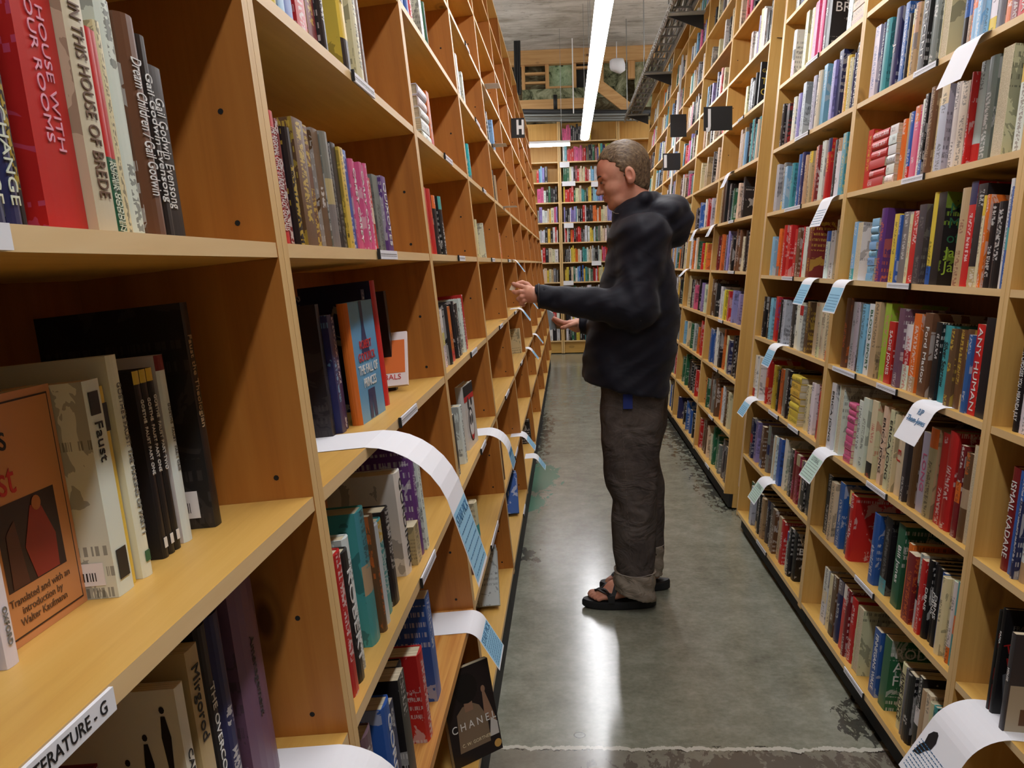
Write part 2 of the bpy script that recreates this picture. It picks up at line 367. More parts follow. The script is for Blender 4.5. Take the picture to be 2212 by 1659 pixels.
colX = mix(cov, math_(cov, 'MULTIPLY', tm, .62), colA, txtA); colX = mix(cov, pm, colX, txtA); colX = mix(cov, math_(cov, 'MULTIPLY', lm, .55), colX, txtA)
LK(cov, colX, cov.node_tree.nodes['Principled BSDF'].inputs['Base Color'])
pg = mat('book_pages', (206, 190, 158), .9, .1)
pn = noise(pg, mapped(pg, (3, 900, 900)), 1.0, 2, .5)
LK(pg, ramp(pg, pn, [(.35, (176, 160, 128)), (.65, (226, 214, 186))]), pg.node_tree.nodes['Principled BSDF'].inputs['Base Color'])
PAL['j'] = (238, 168, 186); CN['j'] = 'pale pink'
TM = {k: mat('lettering_' + CN[k].replace(' ', '_').replace('-', '_'), PAL[k], .5) for k in 'wkyrbGodtcgnpLxjBm'}
def flatmat(name, rgb, rough=.5):
    return bpy.data.materials.get(name) or mat(name, rgb, rough)

class Acc:                       # collects coloured quads
    def __init__(s): s.v = []; s.f = []; s.m = []; s.c = []; s.t = []; s.u = []
    def quad(s, q, col, txt, uv, mi=0):
        n = len(s.v); s.v += q; s.f.append(tuple(range(n, n+len(q)))); s.m.append(mi)
        s.c += [col]*len(q); s.t += [txt]*len(q); s.u += uv
    def build(s, name, mats, mw=None, parent=None, ml=None):
        me = bpy.data.meshes.new(name); me.from_pydata(s.v, [], s.f)
        for m_ in mats: me.materials.append(m_)
        me.polygons.foreach_set('material_index', s.m)
        a = me.attributes.new('Col', 'FLOAT_COLOR', 'CORNER'); a.data.foreach_set('color', np.array([(*c, 1) for c in s.c], 'f').ravel())
        a = me.attributes.new('Txt', 'FLOAT_COLOR', 'CORNER'); a.data.foreach_set('color', np.array([(*c, 1) for c in s.t], 'f').ravel())
        uv = me.uv_layers.new(name='UVMap'); uv.data.foreach_set('uv', np.array(s.u, 'f').ravel())
        me.update(); o = bpy.data.objects.new(name, me); C.objects.link(o)
        if mw is not None: o.matrix_world = mw
        if parent is not None: o.parent = parent
        return o
    def absorb(s, o, mat4, mi):
        n = len(s.v); s.v += [tuple(mat4 @ Vector(p)) for p in o.v]
        s.f += [tuple(n+i for i in f) for f in o.f]; s.m += [mi]*len(o.f); s.c += o.c; s.t += o.t; s.u += o.u
def jit(c, r, a=.10): return tuple(max(0, min(1, x*(1+r.uniform(-a, a)))) for x in lin(c))
def book_geo(t, d, h, col, txt, r, bands=(), coverside=-1, covercol=None, hard=None):
    """cover and page block of an upright book, spine towards +x, thickness along y"""
    A, P = Acc(), Acc(); hard = (r.random() < .55) if hard is None else hard
    sd = int(r.random()*200)*10.0; ht = t/2; bt = min(.0022 if hard else .0008, t*.2)
    bul = min(.005, t*.16) if hard else .0008
    prof = [(-bul, -ht), (-bul*.3, -ht*.62), (0, -ht*.25), (0, ht*.25), (-bul*.3, ht*.62), (-bul, ht)]
    cuts = [(0, h, col, txt)]
    if bands:
        cuts = []; z = 0
        for fr, c_, t_ in bands: cuts.append((z*h, fr*h, c_, t_)); z = fr
    none = [(-5, 0)]*4
    for z0, z1, c_, t_ in cuts:
        for i in range(5):
            (xa, ya), (xb, yb) = prof[i], prof[i+1]; ua, ub = (ya+ht)/t, (yb+ht)/t
            A.quad([(xa, ya, z0), (xb, yb, z0), (xb, yb, z1), (xa, ya, z1)], c_, t_, [(ua, z0+sd), (ub, z0+sd), (ub, z1+sd), (ua, z1+sd)])
    for s_ in (-1, 1):
        cc = covercol if (covercol and s_ == coverside) else col
        y0, y1 = s_*ht, s_*(ht-bt)
        q = [(-d, y0, 0), (-bul, y0, 0), (-bul, y0, h), (-d, y0, h)]
        uv = [(2, sd), (3, sd), (3, 1+sd), (2, 1+sd)]
        if s_ > 0: q = q[::-1]; uv = [(2, 1+sd), (3, 1+sd), (3, sd), (2, sd)]
        A.quad(q, cc, txt, uv)
        q = [(-d, y1, 0), (-d, y1, h), (-bul, y1, h), (-bul, y1, 0)]
        A.quad(q if s_ < 0 else q[::-1], col, txt, none)
        for z in (0, h):
            q = [(-d, y0, z), (-bul, y0, z), (-bul, y1, z), (-d, y1, z)]
            A.quad(q if (z == h) == (s_ < 0) else q[::-1], col, txt, none)
        q = [(-d, y0, 0), (-d, y0, h), (-d, y1, h), (-d, y1, 0)]; A.quad(q if s_ < 0 else q[::-1], col, txt, none)
    for z in (0, h):
        q = [(x, y, z) for x, y in prof]
        A.quad(q if z == h else q[::-1], col, txt, [(-5, 0)]*6)
    i = bt; g = .0025 if hard else .0003; x0, x1, y0, y1, z0, z1 = -d+g, -bul-.0004, -ht+i, ht-i, g, h-g
    vs = [(x0,y0,z0),(x1,y0,z0),(x1,y1,z0),(x0,y1,z0),(x0,y0,z1),(x1,y0,z1),(x1,y1,z1),(x0,y1,z1)]
    for q in ((0,3,2,1),(4,5,6,7),(0,1,5,4),(1,2,6,5),(2,3,7,6),(3,0,4,7)):
        P.quad([vs[j] for j in q], (.8, .8, .8), (.8, .8, .8), none)
    return A, P
ZSH = .0082
BOOKS = []
def spine_text(o, s, size, c, z, x=.0006, name='title', sx=1.0, y=0, align='CENTER'):
    m = Matrix(((0, 0, 1, x), (0, 1, 0, y), (-1, 0, 0, z), (0, 0, 0, 1)))
    return text(s, size, TM[c], o, m, name, align, sx=sx)
def cover_text(o, s, size, c, x, z, y, side=-1, name='cover_title', sx=1.0, align='CENTER', rot=0):
    m = Matrix(((1, 0, 0, x), (0, 0, -1, y), (0, 1, 0, z), (0, 0, 0, 1))) if side < 0 else Matrix(((-1, 0, 0, x), (0, 0, 1, y), (0, 1, 0, z), (0, 0, 0, 1)))
    if rot: m = m @ Matrix.Rotation(rot, 4, 'Z')
    return text(s, size, TM[c], o, m, name, align, sx=sx)
def add_book(mw, t, d, h, ck, tk, label, group, area, title=None, bands=None, cover=None, hard=None, side=-1, extra=None, force=False, tsize=None):
    BOOKS.append(dict(mw=mw, t=t, d=d, h=h, c=ck, tk=tk, label=label, group=group, area=area + (9 if force else 0), title=title, bands=bands, cover=cover, hard=hard, side=side, extra=extra, tsize=tsize))
ROWN = {0: 'eye-level shelf', 1: 'shelf above eye level', 2: 'shelf two above eye level', 3: 'shelf three above eye level', 4: 'shelf four above eye level', 5: 'shelf five above eye level', 6: 'shelf six above eye level', 7: 'top shelf',
        -1: 'shelf below eye level', -2: 'shelf two below eye level', -3: 'shelf above the bottom one', -4: 'bottom shelf'}
def row(run, bay, k, org, scl, spec, Yr, inset=.012):
    """spec: left column in a zoomed crop, colour, height in cm, lettering colour; the last number closes the row"""
    toks = spec.replace('|', ' ').split(); xs = []
    for t_ in toks:
        i = 1
        while i < len(t_) and t_[i].isdigit(): i += 1
        xs.append((float(t_[:i]), t_[i:]))
    z = K*k + ZSH; r = random.Random(sum(map(ord, bay)) + k*7)
    items = []
    for i in range(len(xs)-1):
        Ya, Yb = (run.y_at(org + xs[j][0]/scl, -inset, z) for j in (i, i+1))
        items.append((min(Ya, Yb), max(Ya, Yb), xs[i][1]))
    lo, hi = Yr[0]+.021, Yr[1]-.021
    for n, (a, b, s) in enumerate(items):
        a, b = max(a, lo), min(b, hi)
        if b-a < .004 or not s: continue
        title = None
        if '/' in s: s, title = s.split('/', 1); title = title.replace('_', ' ')
        ck = s[0]; rest = s[1:]
        lab = '%%s book, %s from left, %s, %s' % (ORD[n], ROWN[k], bay)
        if rest.startswith('#'):
            cnt = int(rest[1:]); th = min(.03, .2/cnt); w = min(b-a, .14)
            for j in range(cnt):
                mw = run.P(-inset-.002*(j % 2), (a+b)/2, z + th*(j+.5)) @ Matrix.Rotation(math.pi/2*run.ys, 4, 'X') @ Matrix.Translation((0, 0, -w/2))
                add_book(mw, th-.0008, .15, w, ck, 'k' if ck in 'wctsyYpx' else 'w', 'flat %s book, %s up in the stack, %s, %s' % (CN[ck], ORD[j], ROWN[k], bay), 'flat stacked books, %s, %s' % (ROWN[k], bay), w*th/((a+b)/2)**2)
            continue
        i = 0
        while i < len(rest) and rest[i].isdigit(): i += 1
        h = int(rest[:i] or 20)/100; tk = rest[i:i+1]; pages = False
        if tk == 'P': pages = True; tk = ''
        if not tk or tk not in PAL: tk = 'k' if ck in 'wctlsyYpxeLvo' else 'w'
        t = min(b-a-.0006, .05); d = min(.17, h*.68) + r.uniform(-.01, .01)
        ins = inset + r.uniform(0, .014)
        # the wider span of a book keeps the spine at the far side of its gap on the right-hand rows, so its cover shows
        yc = (b - t/2 - .0003) if run.side > 0 else (b - t/2 - .0003 if b-a > .05 else (a+b)/2)
        mw = run.P(-ins, yc, z)
        if pages: mw = mw @ Matrix.Translation((-d, 0, 0)) @ Matrix.Rotation(math.pi, 4, 'Z')
        bands = None; q = r.random()
        c2 = r.choice('wkcrnyoetbg')
        if q < .12: bands = [(.2, c2, tk), (1, ck, tk)]
        elif q < .2: bands = [(.78, ck, tk), (1, c2, tk)]
        elif q < .3: bands = [(.38, ck, tk), (.6, c2, ck), (1, ck, tk)]
        if title: bands = None
        size = 'slim ' if t < .013 else ('thick ' if t > .034 else '')
        add_book(mw, t, d, h - r.uniform(0, .006), ck, tk, lab % (size + CN[ck] + (' backwards' if pages else '')), 'books, %s, %s' % (ROWN[k], bay), t*h/((a+b)/2)**2, title, bands, side=-1 if run.side < 0 else 1)
# right side, second bookcase (zoom crops A, B, Cc, D)
B2, YB2 = 'second right bookcase', (1.9883, 3.2124)
row(Rn, B2, 2, 1800, 4.148, "290w24b 345n24w 375e24k 470n25w/Je 560b24 595k20y 625y21k 650t22k 690c23r 727k24w/DESCENT 785g24w 905c24P 1080k23w 1130t23k 1155o22k 1200s24w 1240s24w 1285s24 1330w23 1395g24 1465o24w 1560m25w 1640r24w/PORNOGRAPHIA 1790", YB2)
row(Rn, B2, 1, 1800, 4.148, "230r20y 285r#6 450w#6 520o19w 565t20k 600b20w 640p21w 685w22p 735k23w 765B24t 825c21k 865l23k 960w23k 1015c22k 1130r23w 1155l25k 1225g25w 1360B25w 1395c25P 1565w20B 1640c25k 1740", YB2)
row(Rn, B2, 0, 1800, 4.148, "95s20w 150w20P 285s#8 345V23o 470y21k 510b20w 530g21w 585c20r 610r21w 680d22g 760y25k 805k25L/^M~M~of~Ja~Ja 1010t25m 1090r26w 1150k25w 1230c22B 1255o22w 1285k20w 1350k20w 1430w25k 1460b23w 1525", YB2)
row(Rn, B2, -1, 1800, 3.77, "35B24o 80l23k 112l23k 140g23k 160s23k 205w23G/BLOOD_SPORT 262t24k 322L24p 378r19w/SADIE_JONES 435k20w 462a23w 505w19r 558o22w 648B23w/Ford_Madox 735k21w 780e20k/Silver_Sparrow 868B20y 918B20y 968B20y 1020b19w 1055r22w/ANY_HUMAN 1115k24w/^~~~A_Novel 1240", YB2)
row(Rn, B2, -2, 1800, 3.77, "-72w24k/ERICA_JONG -18w24P 75p#9 128w22k 182x24k 250c24r 330c24k/ERICA_JONG 360c24k/ERICA_JONG 392c24k/ERICA_JONG 425c23k/ERICA_JONG 442c23r/E_J 525d23w 555w23k 572B24w 632l22p/LONG 690t24k 775r24w 828r25w 915t22k 928m23w 968B22o 1025c24P 1180", YB2)
row(Rn, B2, -3, 1550, 2.968, "650k22w 690c21k 727b23w 778n22w 800r22w 940b22w 1000k23g 1078G24w/Bill_Jones_ 1145o21k 1168m19o 1225l21k 1250r20w 1275k21w/DBNS 1300k21w/DBNS 1325k21w/DBNS 1352b20k 1372c20k 1400c20k 1428x21k 1452e21k 1485n22w 1510", YB2)
row(Rn, B2, -4, 1550, 2.968, "630w20k 665c20B 688B21w 712n22w 750r22w 778m22w 800r21w 850c21P 945b20w/FINNEGANS_WAKE 1000G21w/^ROD~A_~FI 1100c19k/JAMES_JOYCE 1135g19k 1150k19w 1215k21w 1240t19k 1262c19k 1290c18k 1310e18k 1330k18w 1360r18w 1395n18r 1440", YB2)
# right side, third bookcase, against the gap
B1, YB1 = 'third right bookcase', (3.2124, 4.4486)
row(Rn, B1, 3, 1430, 4.148, "1135w22k 1215c26k 1262c25k 1290t25p 1320p25r 1350p25r 1395k26w 1430k27w/^WELL~BRAVE 1640w22k 1690t#4 1810", YB1)
row(Rn, B1, 2, 1430, 4.148, "1035k21w 1065k20r 1110w21b 1165v21w 1200l24k 1280l24k 1340c24k 1370s25w 1440k22w 1480v23n 1505n26w 1570y22r 1612c20k 1640n21w 1660k24w/CONSTANCE 1690B24w 1735", YB1)
row(Rn, B1, 1, 1430, 4.148, "975l23k 1020g23w 1055s20w/T_P 1120e20k 1160b23w 1200n23w 1235t21k 1262t22k 1290t22k 1325o23m 1345m23w 1358w24k 1408r24y 1475k22w 1495w22k 1545e23y 1625", YB1)
row(Rn, B1, 0, 1430, 4.148, "940s19w 985o22r 1045r23w 1090r23w 1132r21w 1158B21w 1212r21w 1225w21k 1262m23y 1400w18b 1460w18k 1512t22k 1560", YB1)
row(Rn, B1, -1, 1430, 4.148, "865k20w 905k20w 930s20k 965r21b 1020k20w 1032l20k 1110d21w 1145w20k 1188w19k 1228k21w 1245B21y 1305c21o 1355c21k 1385c21k 1410c19k 1440c19k 1470t18k 1500", YB1)
row(Rn, B1, -2, 1430, 4.148, "790w21k 840w21P 892r21w 955y20k 985k19w 1015o20k 1045g21w 1075k21w 1100y#7 1225c18k 1270w20k 1325m20w 1355r19w 1400", YB1)
row(Rn, B1, -3, 1430, 4.148, "770n20w 805v20k 855B20w 890g22B 955w20P 1000b21k 1035x22G 1095d20w 1115m20p 1150m20p 1195t19k 1215k20w 1245k19w 1275k19y 1330", YB1)
row(Rn, B1, -4, 1550, 2.968, "180G20w 195l19k 215k20w 235k19w 255t19k 275d20w 300d20w 320B20w 350t19k 368r19w 405l17k 420k20w 440k20w/^WE~BRA 540", YB1)
B3, YB3 = 'nearest right bookcase', (.78, 1.9883)
row(Rn, B3, -1, 1800, 3.77, "1420k20w/IT_CHOOSES_YOU_-_MIRANDA_JULY 1470w21k 1560s20k 1600r20w 1700", YB3)
row(Rn, B3, -2, 1550, 2.968, "1760m23w/ISMAIL_KADARE 1815b23k 1850n22w 1875w22m 1920w22p/CHRONICLE 1965p22w 2020b22w 2080", YB3)
row(Rn, B3, 0, 1800, 4.148, "1660n21w 1700w20k 1760r21w 1830", YB3)
# left side
N0, YN0 = 'nearest left bookcase', (-.14, 1.0174)
row(L, N0, 0, 0, 2.963, "-160o20w -50n24w 20n24x/COROMANDEL_SEA_CHANGE 160n24x/COROMANDEL_SEA_CHANGE 262k22y 325r26p/A_HOUSE_WITH_FOUR_ROOMS 665c20B/IN_THIS_HOUSE_OF_BREDE 788r16Y/RUMER_GODDEN 830r16Y/RUMER_GODDEN 882c17k 922w19k 1010B19w/Dream_Children_/_Gail_Godwin 1120k18w/Gail_Godwin_Evensong 1192k16w/Gail_Godwin_Evensong 1280", YN0)
N1, YN1 = 'second left bookcase', (1.0174, 2.1461)
row(L, N1, 1, 500, 7.373, "690y22k 780V20w 865s21w 975b21w 1110r23w 1310m23y 1560k20w 1650y23k/SHAKA_THE_GREAT 2000c21k 2190B20k 2330", YN1)
row(L, N1, 0, 530, 2.963, "255x19k 300r17w/THE_REGIONAL_OFFICE_IS_UNDER_ATTACK!_GONZALES 352m17w 390k16y 435B18y 500B18y 560B18w 600g18w 640k17g 672k17g 702y17k 727b17w 775p16w/CAREY_CAREY 797p16w/CAREY_CAREY 818p16w/CAREY_CAREY 835p16w 852b16w 870r14w 890g15k 933V15w/QUIXOTES 962", YN1)
row(L, N1, -2, 600, 2.915, "400B18w/GORDON 485r20w 530k19w/ROBERT 570w20k 600e21k 692B19o 712w17k 738e16w 772k17w 805w20k/GORDIMER 895t8k 925V24w 945w22k 960", YN1)
row(L, N1, -3, 600, 2.915, "480x21k 540B21w 585a23w 740b21w/GORDON 835n19w 855k20w 905k20w 925r17w 990b22w 1060", YN1)
N2, YN2 = 'third left bookcase', (2.1461, 3.2824)
row(L, N2, 2, 850, 7.373, "130b21w 235b20w 320r16w 375w17k 560G15w 590y12k 620", YN2)
row(L, N2, 1, 850, 7.373, "470w#5 640o17k 700", YN2)
row(L, N2, 0, 900, 7.373, "242r18o 320r18o 392k17w 440k17w 505", YN2)
row(L, N2, -1, 900, 7.373, "445k18t 480k18t 530w16k 560k17w 612o16k 672k17w 725k16w 770w17k 830r18w 880", YN2)
row(L, N2, -2, 600, 2.963, "1095l17k 1165k17w 1200w17k 1240", YN2)
row(L, N2, -3, 940, 7.373, "440k19w 500k19t 590d18w 640B20t 720c17k 790", YN2)
row(L, N2, -4, 940, 7.373, "655l21k 745k20t 815k20w 860", YN2)
N3, YN3 = 'fourth left bookcase', (3.2824, 4.481)
row(L, N3, 2, 850, 7.373, "1010w20k 1130w16k 1190", YN3)
row(L, N3, 1, 850, 7.373, "1165C16w 1290", YN3)
row(L, N3, 0, 900, 7.373, "935p17G 1010c16k 1045x15k 1125", YN3)
row(L, N3, -1, 900, 7.373, "1105k15w 1145w12k 1175", YN3)
row(L, N3, -2, 900, 7.373, "1180B16w 1225t15k 1300", YN3)
row(L, N3, -3, 940, 7.373, "1030B18w 1070B17o 1130o17k 1160", YN3)
row(L, N3, -4, 940, 7.373, "1160b19w 1190e18w 1250", YN3)
N4, YN4 = 'fifth left bookcase', (4.481, 5.7235)
row(L, N4, 2, 850, 7.373, "1500k20w 1580s20k 1640", YN4)
row(L, N4, 1, 850, 7.373, "1590k17t 1640t17k 1700", YN4)
row(L, N4, 0, 900, 7.373, "1320B17o 1350o15w 1400", YN4)
row(L, N4, -2, 900, 7.373, "1620c16k 1750", YN4)
row(L, N4, -4, 900, 7.373, "1850k16w 1930", YN4)
# ---- fillers: colour sequences spread over a shelf
def fill(run, bay, k, Y0, Y1, seq, r, a=0.0, b=1.0, inset=.015, small=True):
    y0, y1 = sorted((Y0, Y1)); lo = y0+.022+(y1-y0-.044)*a; hi = y0+.022+(y1-y0-.044)*b
    n = len(seq); ws = [r.uniform(.6, 1.5) for _ in seq]; t = sum(ws); y = lo
    for ck, w in zip(seq, ws):
        th = (hi-lo)*w/t; tt = min(th-.0008, .055); h = r.uniform(.17, .25)
        mw = (run.P(-inset - r.uniform(0, .02), y+th/2, K*k+ZSH) if run is not Far else run.F @ Matrix.Translation((-inset - r.uniform(0, .02), y+th/2, .3*k+.0065)))
        add_book(mw, tt, min(.16, h*.66), h, ck, 'k' if ck in 'wctlsyYpxeLvo' else 'w', None, None, 0, side=-1 if run is not Far and run.side < 0 else 1)
        y += th
RR = random.Random(5)
gen = 'wcckktglwcdnbseGyormpvBwckkwcBt'
e1 = {6: 'kwcgtc', 5: 'ccwbkprc', 4: 'kkkwcrww', 3: 'kddkwkkc', 2: 'eBeektckttt', 1: 'kkcGedddtt', 0: 'GkkcBBkwvnomm', -1: 'rvvrYwwkB', -2: 'wkkncokwbbt', -3: 'lkcBwoBgBGo', -4: 'kkdgGGccBBr'}
for k, s in e1.items(): fill(En, 'e', k, ED[0], ED[1], s, RR, .0 if k not in (1,) else .32, {4: .62, 3: .66, 2: .6}.get(k, 1))
fb = {6: 'ccwgck', 5: 'ckwcg', 4: 'wcrwnvks', 3: 'krBcktt', 2: 'cckwttc', 1: 'kclrwbkn', 0: 'lcoyrGcwow', -1: 'LxvkpBkcc', -2: 'crolGcGs', -3: 'rrkkkGG', -4: 'kkbbkn'}
for k, s in fb.items(): fill(En, 'e', k, ED[1], ED[2], s, RR)
for i in range(2, 6):
    for k in range(-4, 8):
        if k == 7 and i % 2: continue
        fill(En, 'e', k, ED[i], ED[i+1], [RR.choice(gen) for _ in range(RR.randint(14, 22))], RR, 0, RR.uniform(.75, 1))
for k in (5, 6): fill(Rn, 'r', k, RD[2], RD[3], [RR.choice(gen) for _ in range(18)], RR)
fill(Rn, 'r', 4, RD[2], RD[3], 'crkyrcwtkcrbnw', RR)
# far bookcase rows, left to right
fz = {6: 'pppppkkkkkdddccy', 5: 'wsrrrrpppprrktkkGmbyenyLLLL', 4: 'GGGxwkmrccccrrwsslllddddrrr', 3: 'yrrrrGccceeGkyykssbvkwwwwss', 2: 'vkkwvvvswkkrwkkkkooowoocccvvkt',
      1: 'wrrwkorkmrrkgwgwyyswkGggcctwggggrcr', 0: 'kkgkwyyyoocwkeewccwlgkklwcrprrxxkx', -1: 'yyykkcGwsbkbyeGwGGmrwryccykykwgwck', -2: 'crkkGlkwgkkwwcBkkwkgsrkdlB', -3: 'kkwywkkdeoGbkkkkwlkcsw', -4: 'wkkGdyykkeyysekmGBBdwwdd'}
for k, s in fz.items(): fill(Far, 'f', k, -.08+.03, .80-.03, s, RR, 0, 1 if k < 6 else .55, .006)
fl = {4: 'rssvk', 3: 'ppwkGkkk', 2: 'gvwwcycpv', 1: 'wlwwkykwrw', 0: 'wwrkccw', -1: 'cwcyctgk', -2: 'kwkgrcw', -3: 'wkgkrw', -4: 'cgkwkl'}
for k, s in fl.items(): fill(Far, 'f', k, -.45, -.105, s, RR, 0, .55 if k == 4 else 1, .006)
for i in range(5, len(LD)-1):
    for k in range(-4, 5):
        if RR.random() < .45: fill(L, 'l', k, LD[i], LD[i+1], [RR.choice(gen) for _ in range(RR.randint(2, 9))], RR, 0, RR.uniform(.15, .4), .03)
# ---- build: the 300 or so that show largest stand as books of their own, the rest are one mass of far books
BOOKS.sort(key=lambda b: -b['area'])
mass = Acc(); used = {}
for i, b in enumerate(BOOKS):
    r = random.Random(i*13+5)
    col = jit(PAL[b['c']], r); txt = lin(PAL[b['tk']])
    bands = [(f, jit(PAL[c_], r), lin(PAL[t_])) for f, c_, t_ in b['bands']] if b['bands'] else ()
    if b['title'] and b['title'].startswith('RUMER'): bands = [(.38, jit(PAL['G'], r), txt), (1, jit(PAL['r'], r), txt)]
    if b['title'] and b['title'].startswith('SHAKA'): bands = [(.3, lin(PAL['k']), txt), (.8, lin(PAL['y']), txt), (1, lin(PAL['o']), txt)]
    A, P = book_geo(b['t'], b['d'], b['h'], col, txt, r, bands, b['side'])
    if i < 312 and b['label']:
        if b['title']: # real lettering replaces the small printed marks
            A.u = [(u if u < 0 or u > 1.5 else -5, v_) for u, v_ in A.u]
        o = A.build('book', [cov], b['mw']); p = P.build('pages', [pg], None, o)
        lb = b['label']; tag(o, lb, 'book', b['group'])
        if b['title']:
            s = b['title']
            if s[0] == '^':
                ls = s[1:].split('~'); n_ = len(ls); sz = min(.06, b['h']*.8/max(4, n_))
                for j, w_ in enumerate(ls):
                    if w_.strip(): cover_text(o, w_.strip(), sz if n_ < 4 or len(w_) < 5 else sz*.6, b['tk'] if not (n_ == 5 and j < 3) else 'G', -.012, b['h']*(.82-.78*j/max(4, n_)), b['side']*(b['t']/2+.0006), b['side'], align='RIGHT' if b['side'] > 0 and False else 'LEFT')
                b['o'] = o; continue
            L_ = b['h']*.86; sz = min(b['t']*.78, .03); wdt = len(s)*sz*.62
            sx = min(1.25, L_/wdt)
            if b['c'] == 'r' and 'HOUSE' in s:
                spine_text(o, 'A HOUSE WITH\nFOUR ROOMS', .0125, 'j', b['h']*.45, sx=1.35)
            elif s.startswith('RUMER'): spine_text(o, s, sz*.8, 'x', b['h']*.19, sx=.33*b['h']/(12*sz*.8*.62))
            elif s.startswith('SHAKA'): spine_text(o, 'SHAKA\nTHE GREAT', b['t']*.3, 'k', b['h']*.72, sx=.9)
            elif 'OFFICE' in s: spine_text(o, s, sz, 'w', b['h']/2, sx=L_/(len(s)*sz*.62))
            else: spine_text(o, s, sz, b['tk'] if b['tk'] in TM else 'w', b['h']/2, sx=sx)
        b['o'] = o
    else:
        mass.absorb(A, b['mw'], 0); mass.absorb(P, b['mw'], 1)
mo = mass.build('distant_books', [cov, pg]); mo['kind'] = 'stuff'
tag(mo, 'hundreds of small mixed books on the distant and upper shelves', 'books')

# ------------------------------------------------------------------ above the end bookcase: stud framing, pipes, cable ladder
YW = 13.95
def bx(name, px0, py0, px1, py1, Y, dep, m, label, cat, group=None, pad=0):
    a, b = at(px0, (py0+py1)/2, Y), at(px1, (py0+py1)/2, Y); c, d = at((px0+px1)/2, py1, Y), at((px0+px1)/2, py0, Y)
    o = MB().box((a.x, Y, c.z), (b.x, Y+dep, d.z)).build(name, m)
    return tag(o, label, cat, group) if label else struct(o)
H0, H1 = at(1230, 218, YW).z, CH
fr = empty('stud_wall_frame', Matrix.Translation((.2, YW, H0)), 'pale timber stud framing above the end bookcases, with green moss-like insulation between', 'framing')
def fbox(name, x0, z0, x1, z1, y0, y1, m):
    MB().box((x0-.2, y0-YW, z0-H0), (x1-.2, y1-YW, z1-H0)).build(name, m, fr)
zt = at(1230, 137, YW).z; xl, xr = -1.2, 1.9
fbox('top_plate', xl, zt, xr, CH-.002, YW-.05, YW+.10, [M['timberX']])
gm_ = mat('green_insulation', (132, 168, 128), .95, .1)
nn = noise(gm_, mapped(gm_, (1, 1, 1)), 7, 8, .75, .6)
LK(gm_, ramp(gm_, nn, [(.34, (40, 44, 34)), (.41, (150, 176, 138)), (.56, (186, 212, 174)), (.7, (214, 224, 200))]), gm_.node_tree.nodes['Principled BSDF'].inputs['Base Color']); bump(gm_, nn, .9, .03)
gd_ = mat('mossy_old_plaster', (92, 96, 74), .95, .1)
nn = noise(gd_, mapped(gd_, (1, 1, 1)), 5, 8, .75, 1.0)
LK(gd_, ramp(gd_, nn, [(.36, (30, 28, 22)), (.45, (100, 104, 78)), (.56, (150, 154, 122)), (.7, (200, 196, 168))]), gd_.node_tree.nodes['Principled BSDF'].inputs['Base Color']); bump(gd_, nn, .8, .03)
for i, (a, b, m_) in enumerate([(1185, 1237, gm_), (1246, 1300, M['black']), (1303, 1356, gd_), (1372, 1420, gd_)]):
    x0, x1 = at(a, 170, YW).x, at(b, 170, YW).x
    za, zb = at(1230, 188 if i < 3 else 235, YW).z, zt-.001
    fbox('insulation_panel', x0, za if i != 2 else za-.15, x1, zb, YW+.1, YW+.14, [m_])
for a, b, y1 in [(1127, 1134, 212), (1178, 1186, 208), (1236, 1245, 190), (1296, 1304, 190), (1357, 1372, 175)]:
    x0, x1 = at(a, 170, YW).x, at(b, 170, YW).x
    fbox('stud', x0, at(1230, y1, YW).z, x1, zt-.001, YW, YW+.099, [M['timber']])
for a, b, y in [(1134, 1178, 155), (1134, 1178, 175), (1180, 1240, 187), (1245, 1296, 146)]:
    x0, x1 = at(a, 170, YW).x+.002, at(b, 170, YW).x-.002
    fbox('nogging', x0, at(1230, y+2.6, YW).z, x1, at(1230, y-2, YW).z, YW-.002, YW+.09, [M['timberX']])
o = bx('plaster_strip', 1128, 190, 1330, 213, YW-.08, .05, [gd_], 'strip of mossy green and grey old plaster under the framing', 'plaster')
o = bx('ceiling_plank', 1120, 214, 1262, 236, YW-.16, .06, [M['timberX']], 'wide brown wooden plank above the grey conduits', 'plank')
p, q = at(1288, 180, YW-.25), at(1362, 238, YW-.3)
tag(MB().bar(p, q, .09, .16).build('diagonal_brace', [M['timberX']]), 'tan diagonal timber brace slanting down towards the cable ladder', 'brace')
p, q = at(1128, 242, 13.52), at(1420, 244, 13.52)
tag(MB().tube([p, q], .045, 12).build('black_pipe', [M['cable']], smooth=True), 'thick black pipe running across below the brown plank', 'pipe')
for i, (y, r) in enumerate([(250, .022), (256, .016), (261, .02)]):
    p, q = at(1128, y, 13.44-.05*i), at(1385, y-2.5, 13.44-.05*i)
    tag(MB().tube([p, q], r, 10).build('conduit', [M['grey']], smooth=True), 'grey metal conduit running across above the end bookcase, %s of three' % ['upper', 'middle', 'lower'][i], 'conduit', 'conduits across')
p = at(1200, 237, 13.6)
sp_ = MB().tube([(p.x, 13.6, p.z), (p.x, 13.6, at(1200, 205, 13.6).z)], .03, 10).tube([(p.x, 13.6, p.z-.08), (p.x, 13.6, p.z-.04)], [.07, .04], 10).build('sprinkler_drop', [M['cable']], smooth=True)
tag(sp_, 'short dark vertical sprinkler pipe meeting the thick black pipe', 'sprinkler pipe')
p = at(1239, 245, 13.3)
tag(MB().tube([(p.x, 13.3, p.z), (p.x, 13.3, CH-.002)], .008, 6).build('hanger_rod', [M['white']]), 'thin white rod hanging beside the dark sprinkler pipe', 'rod')
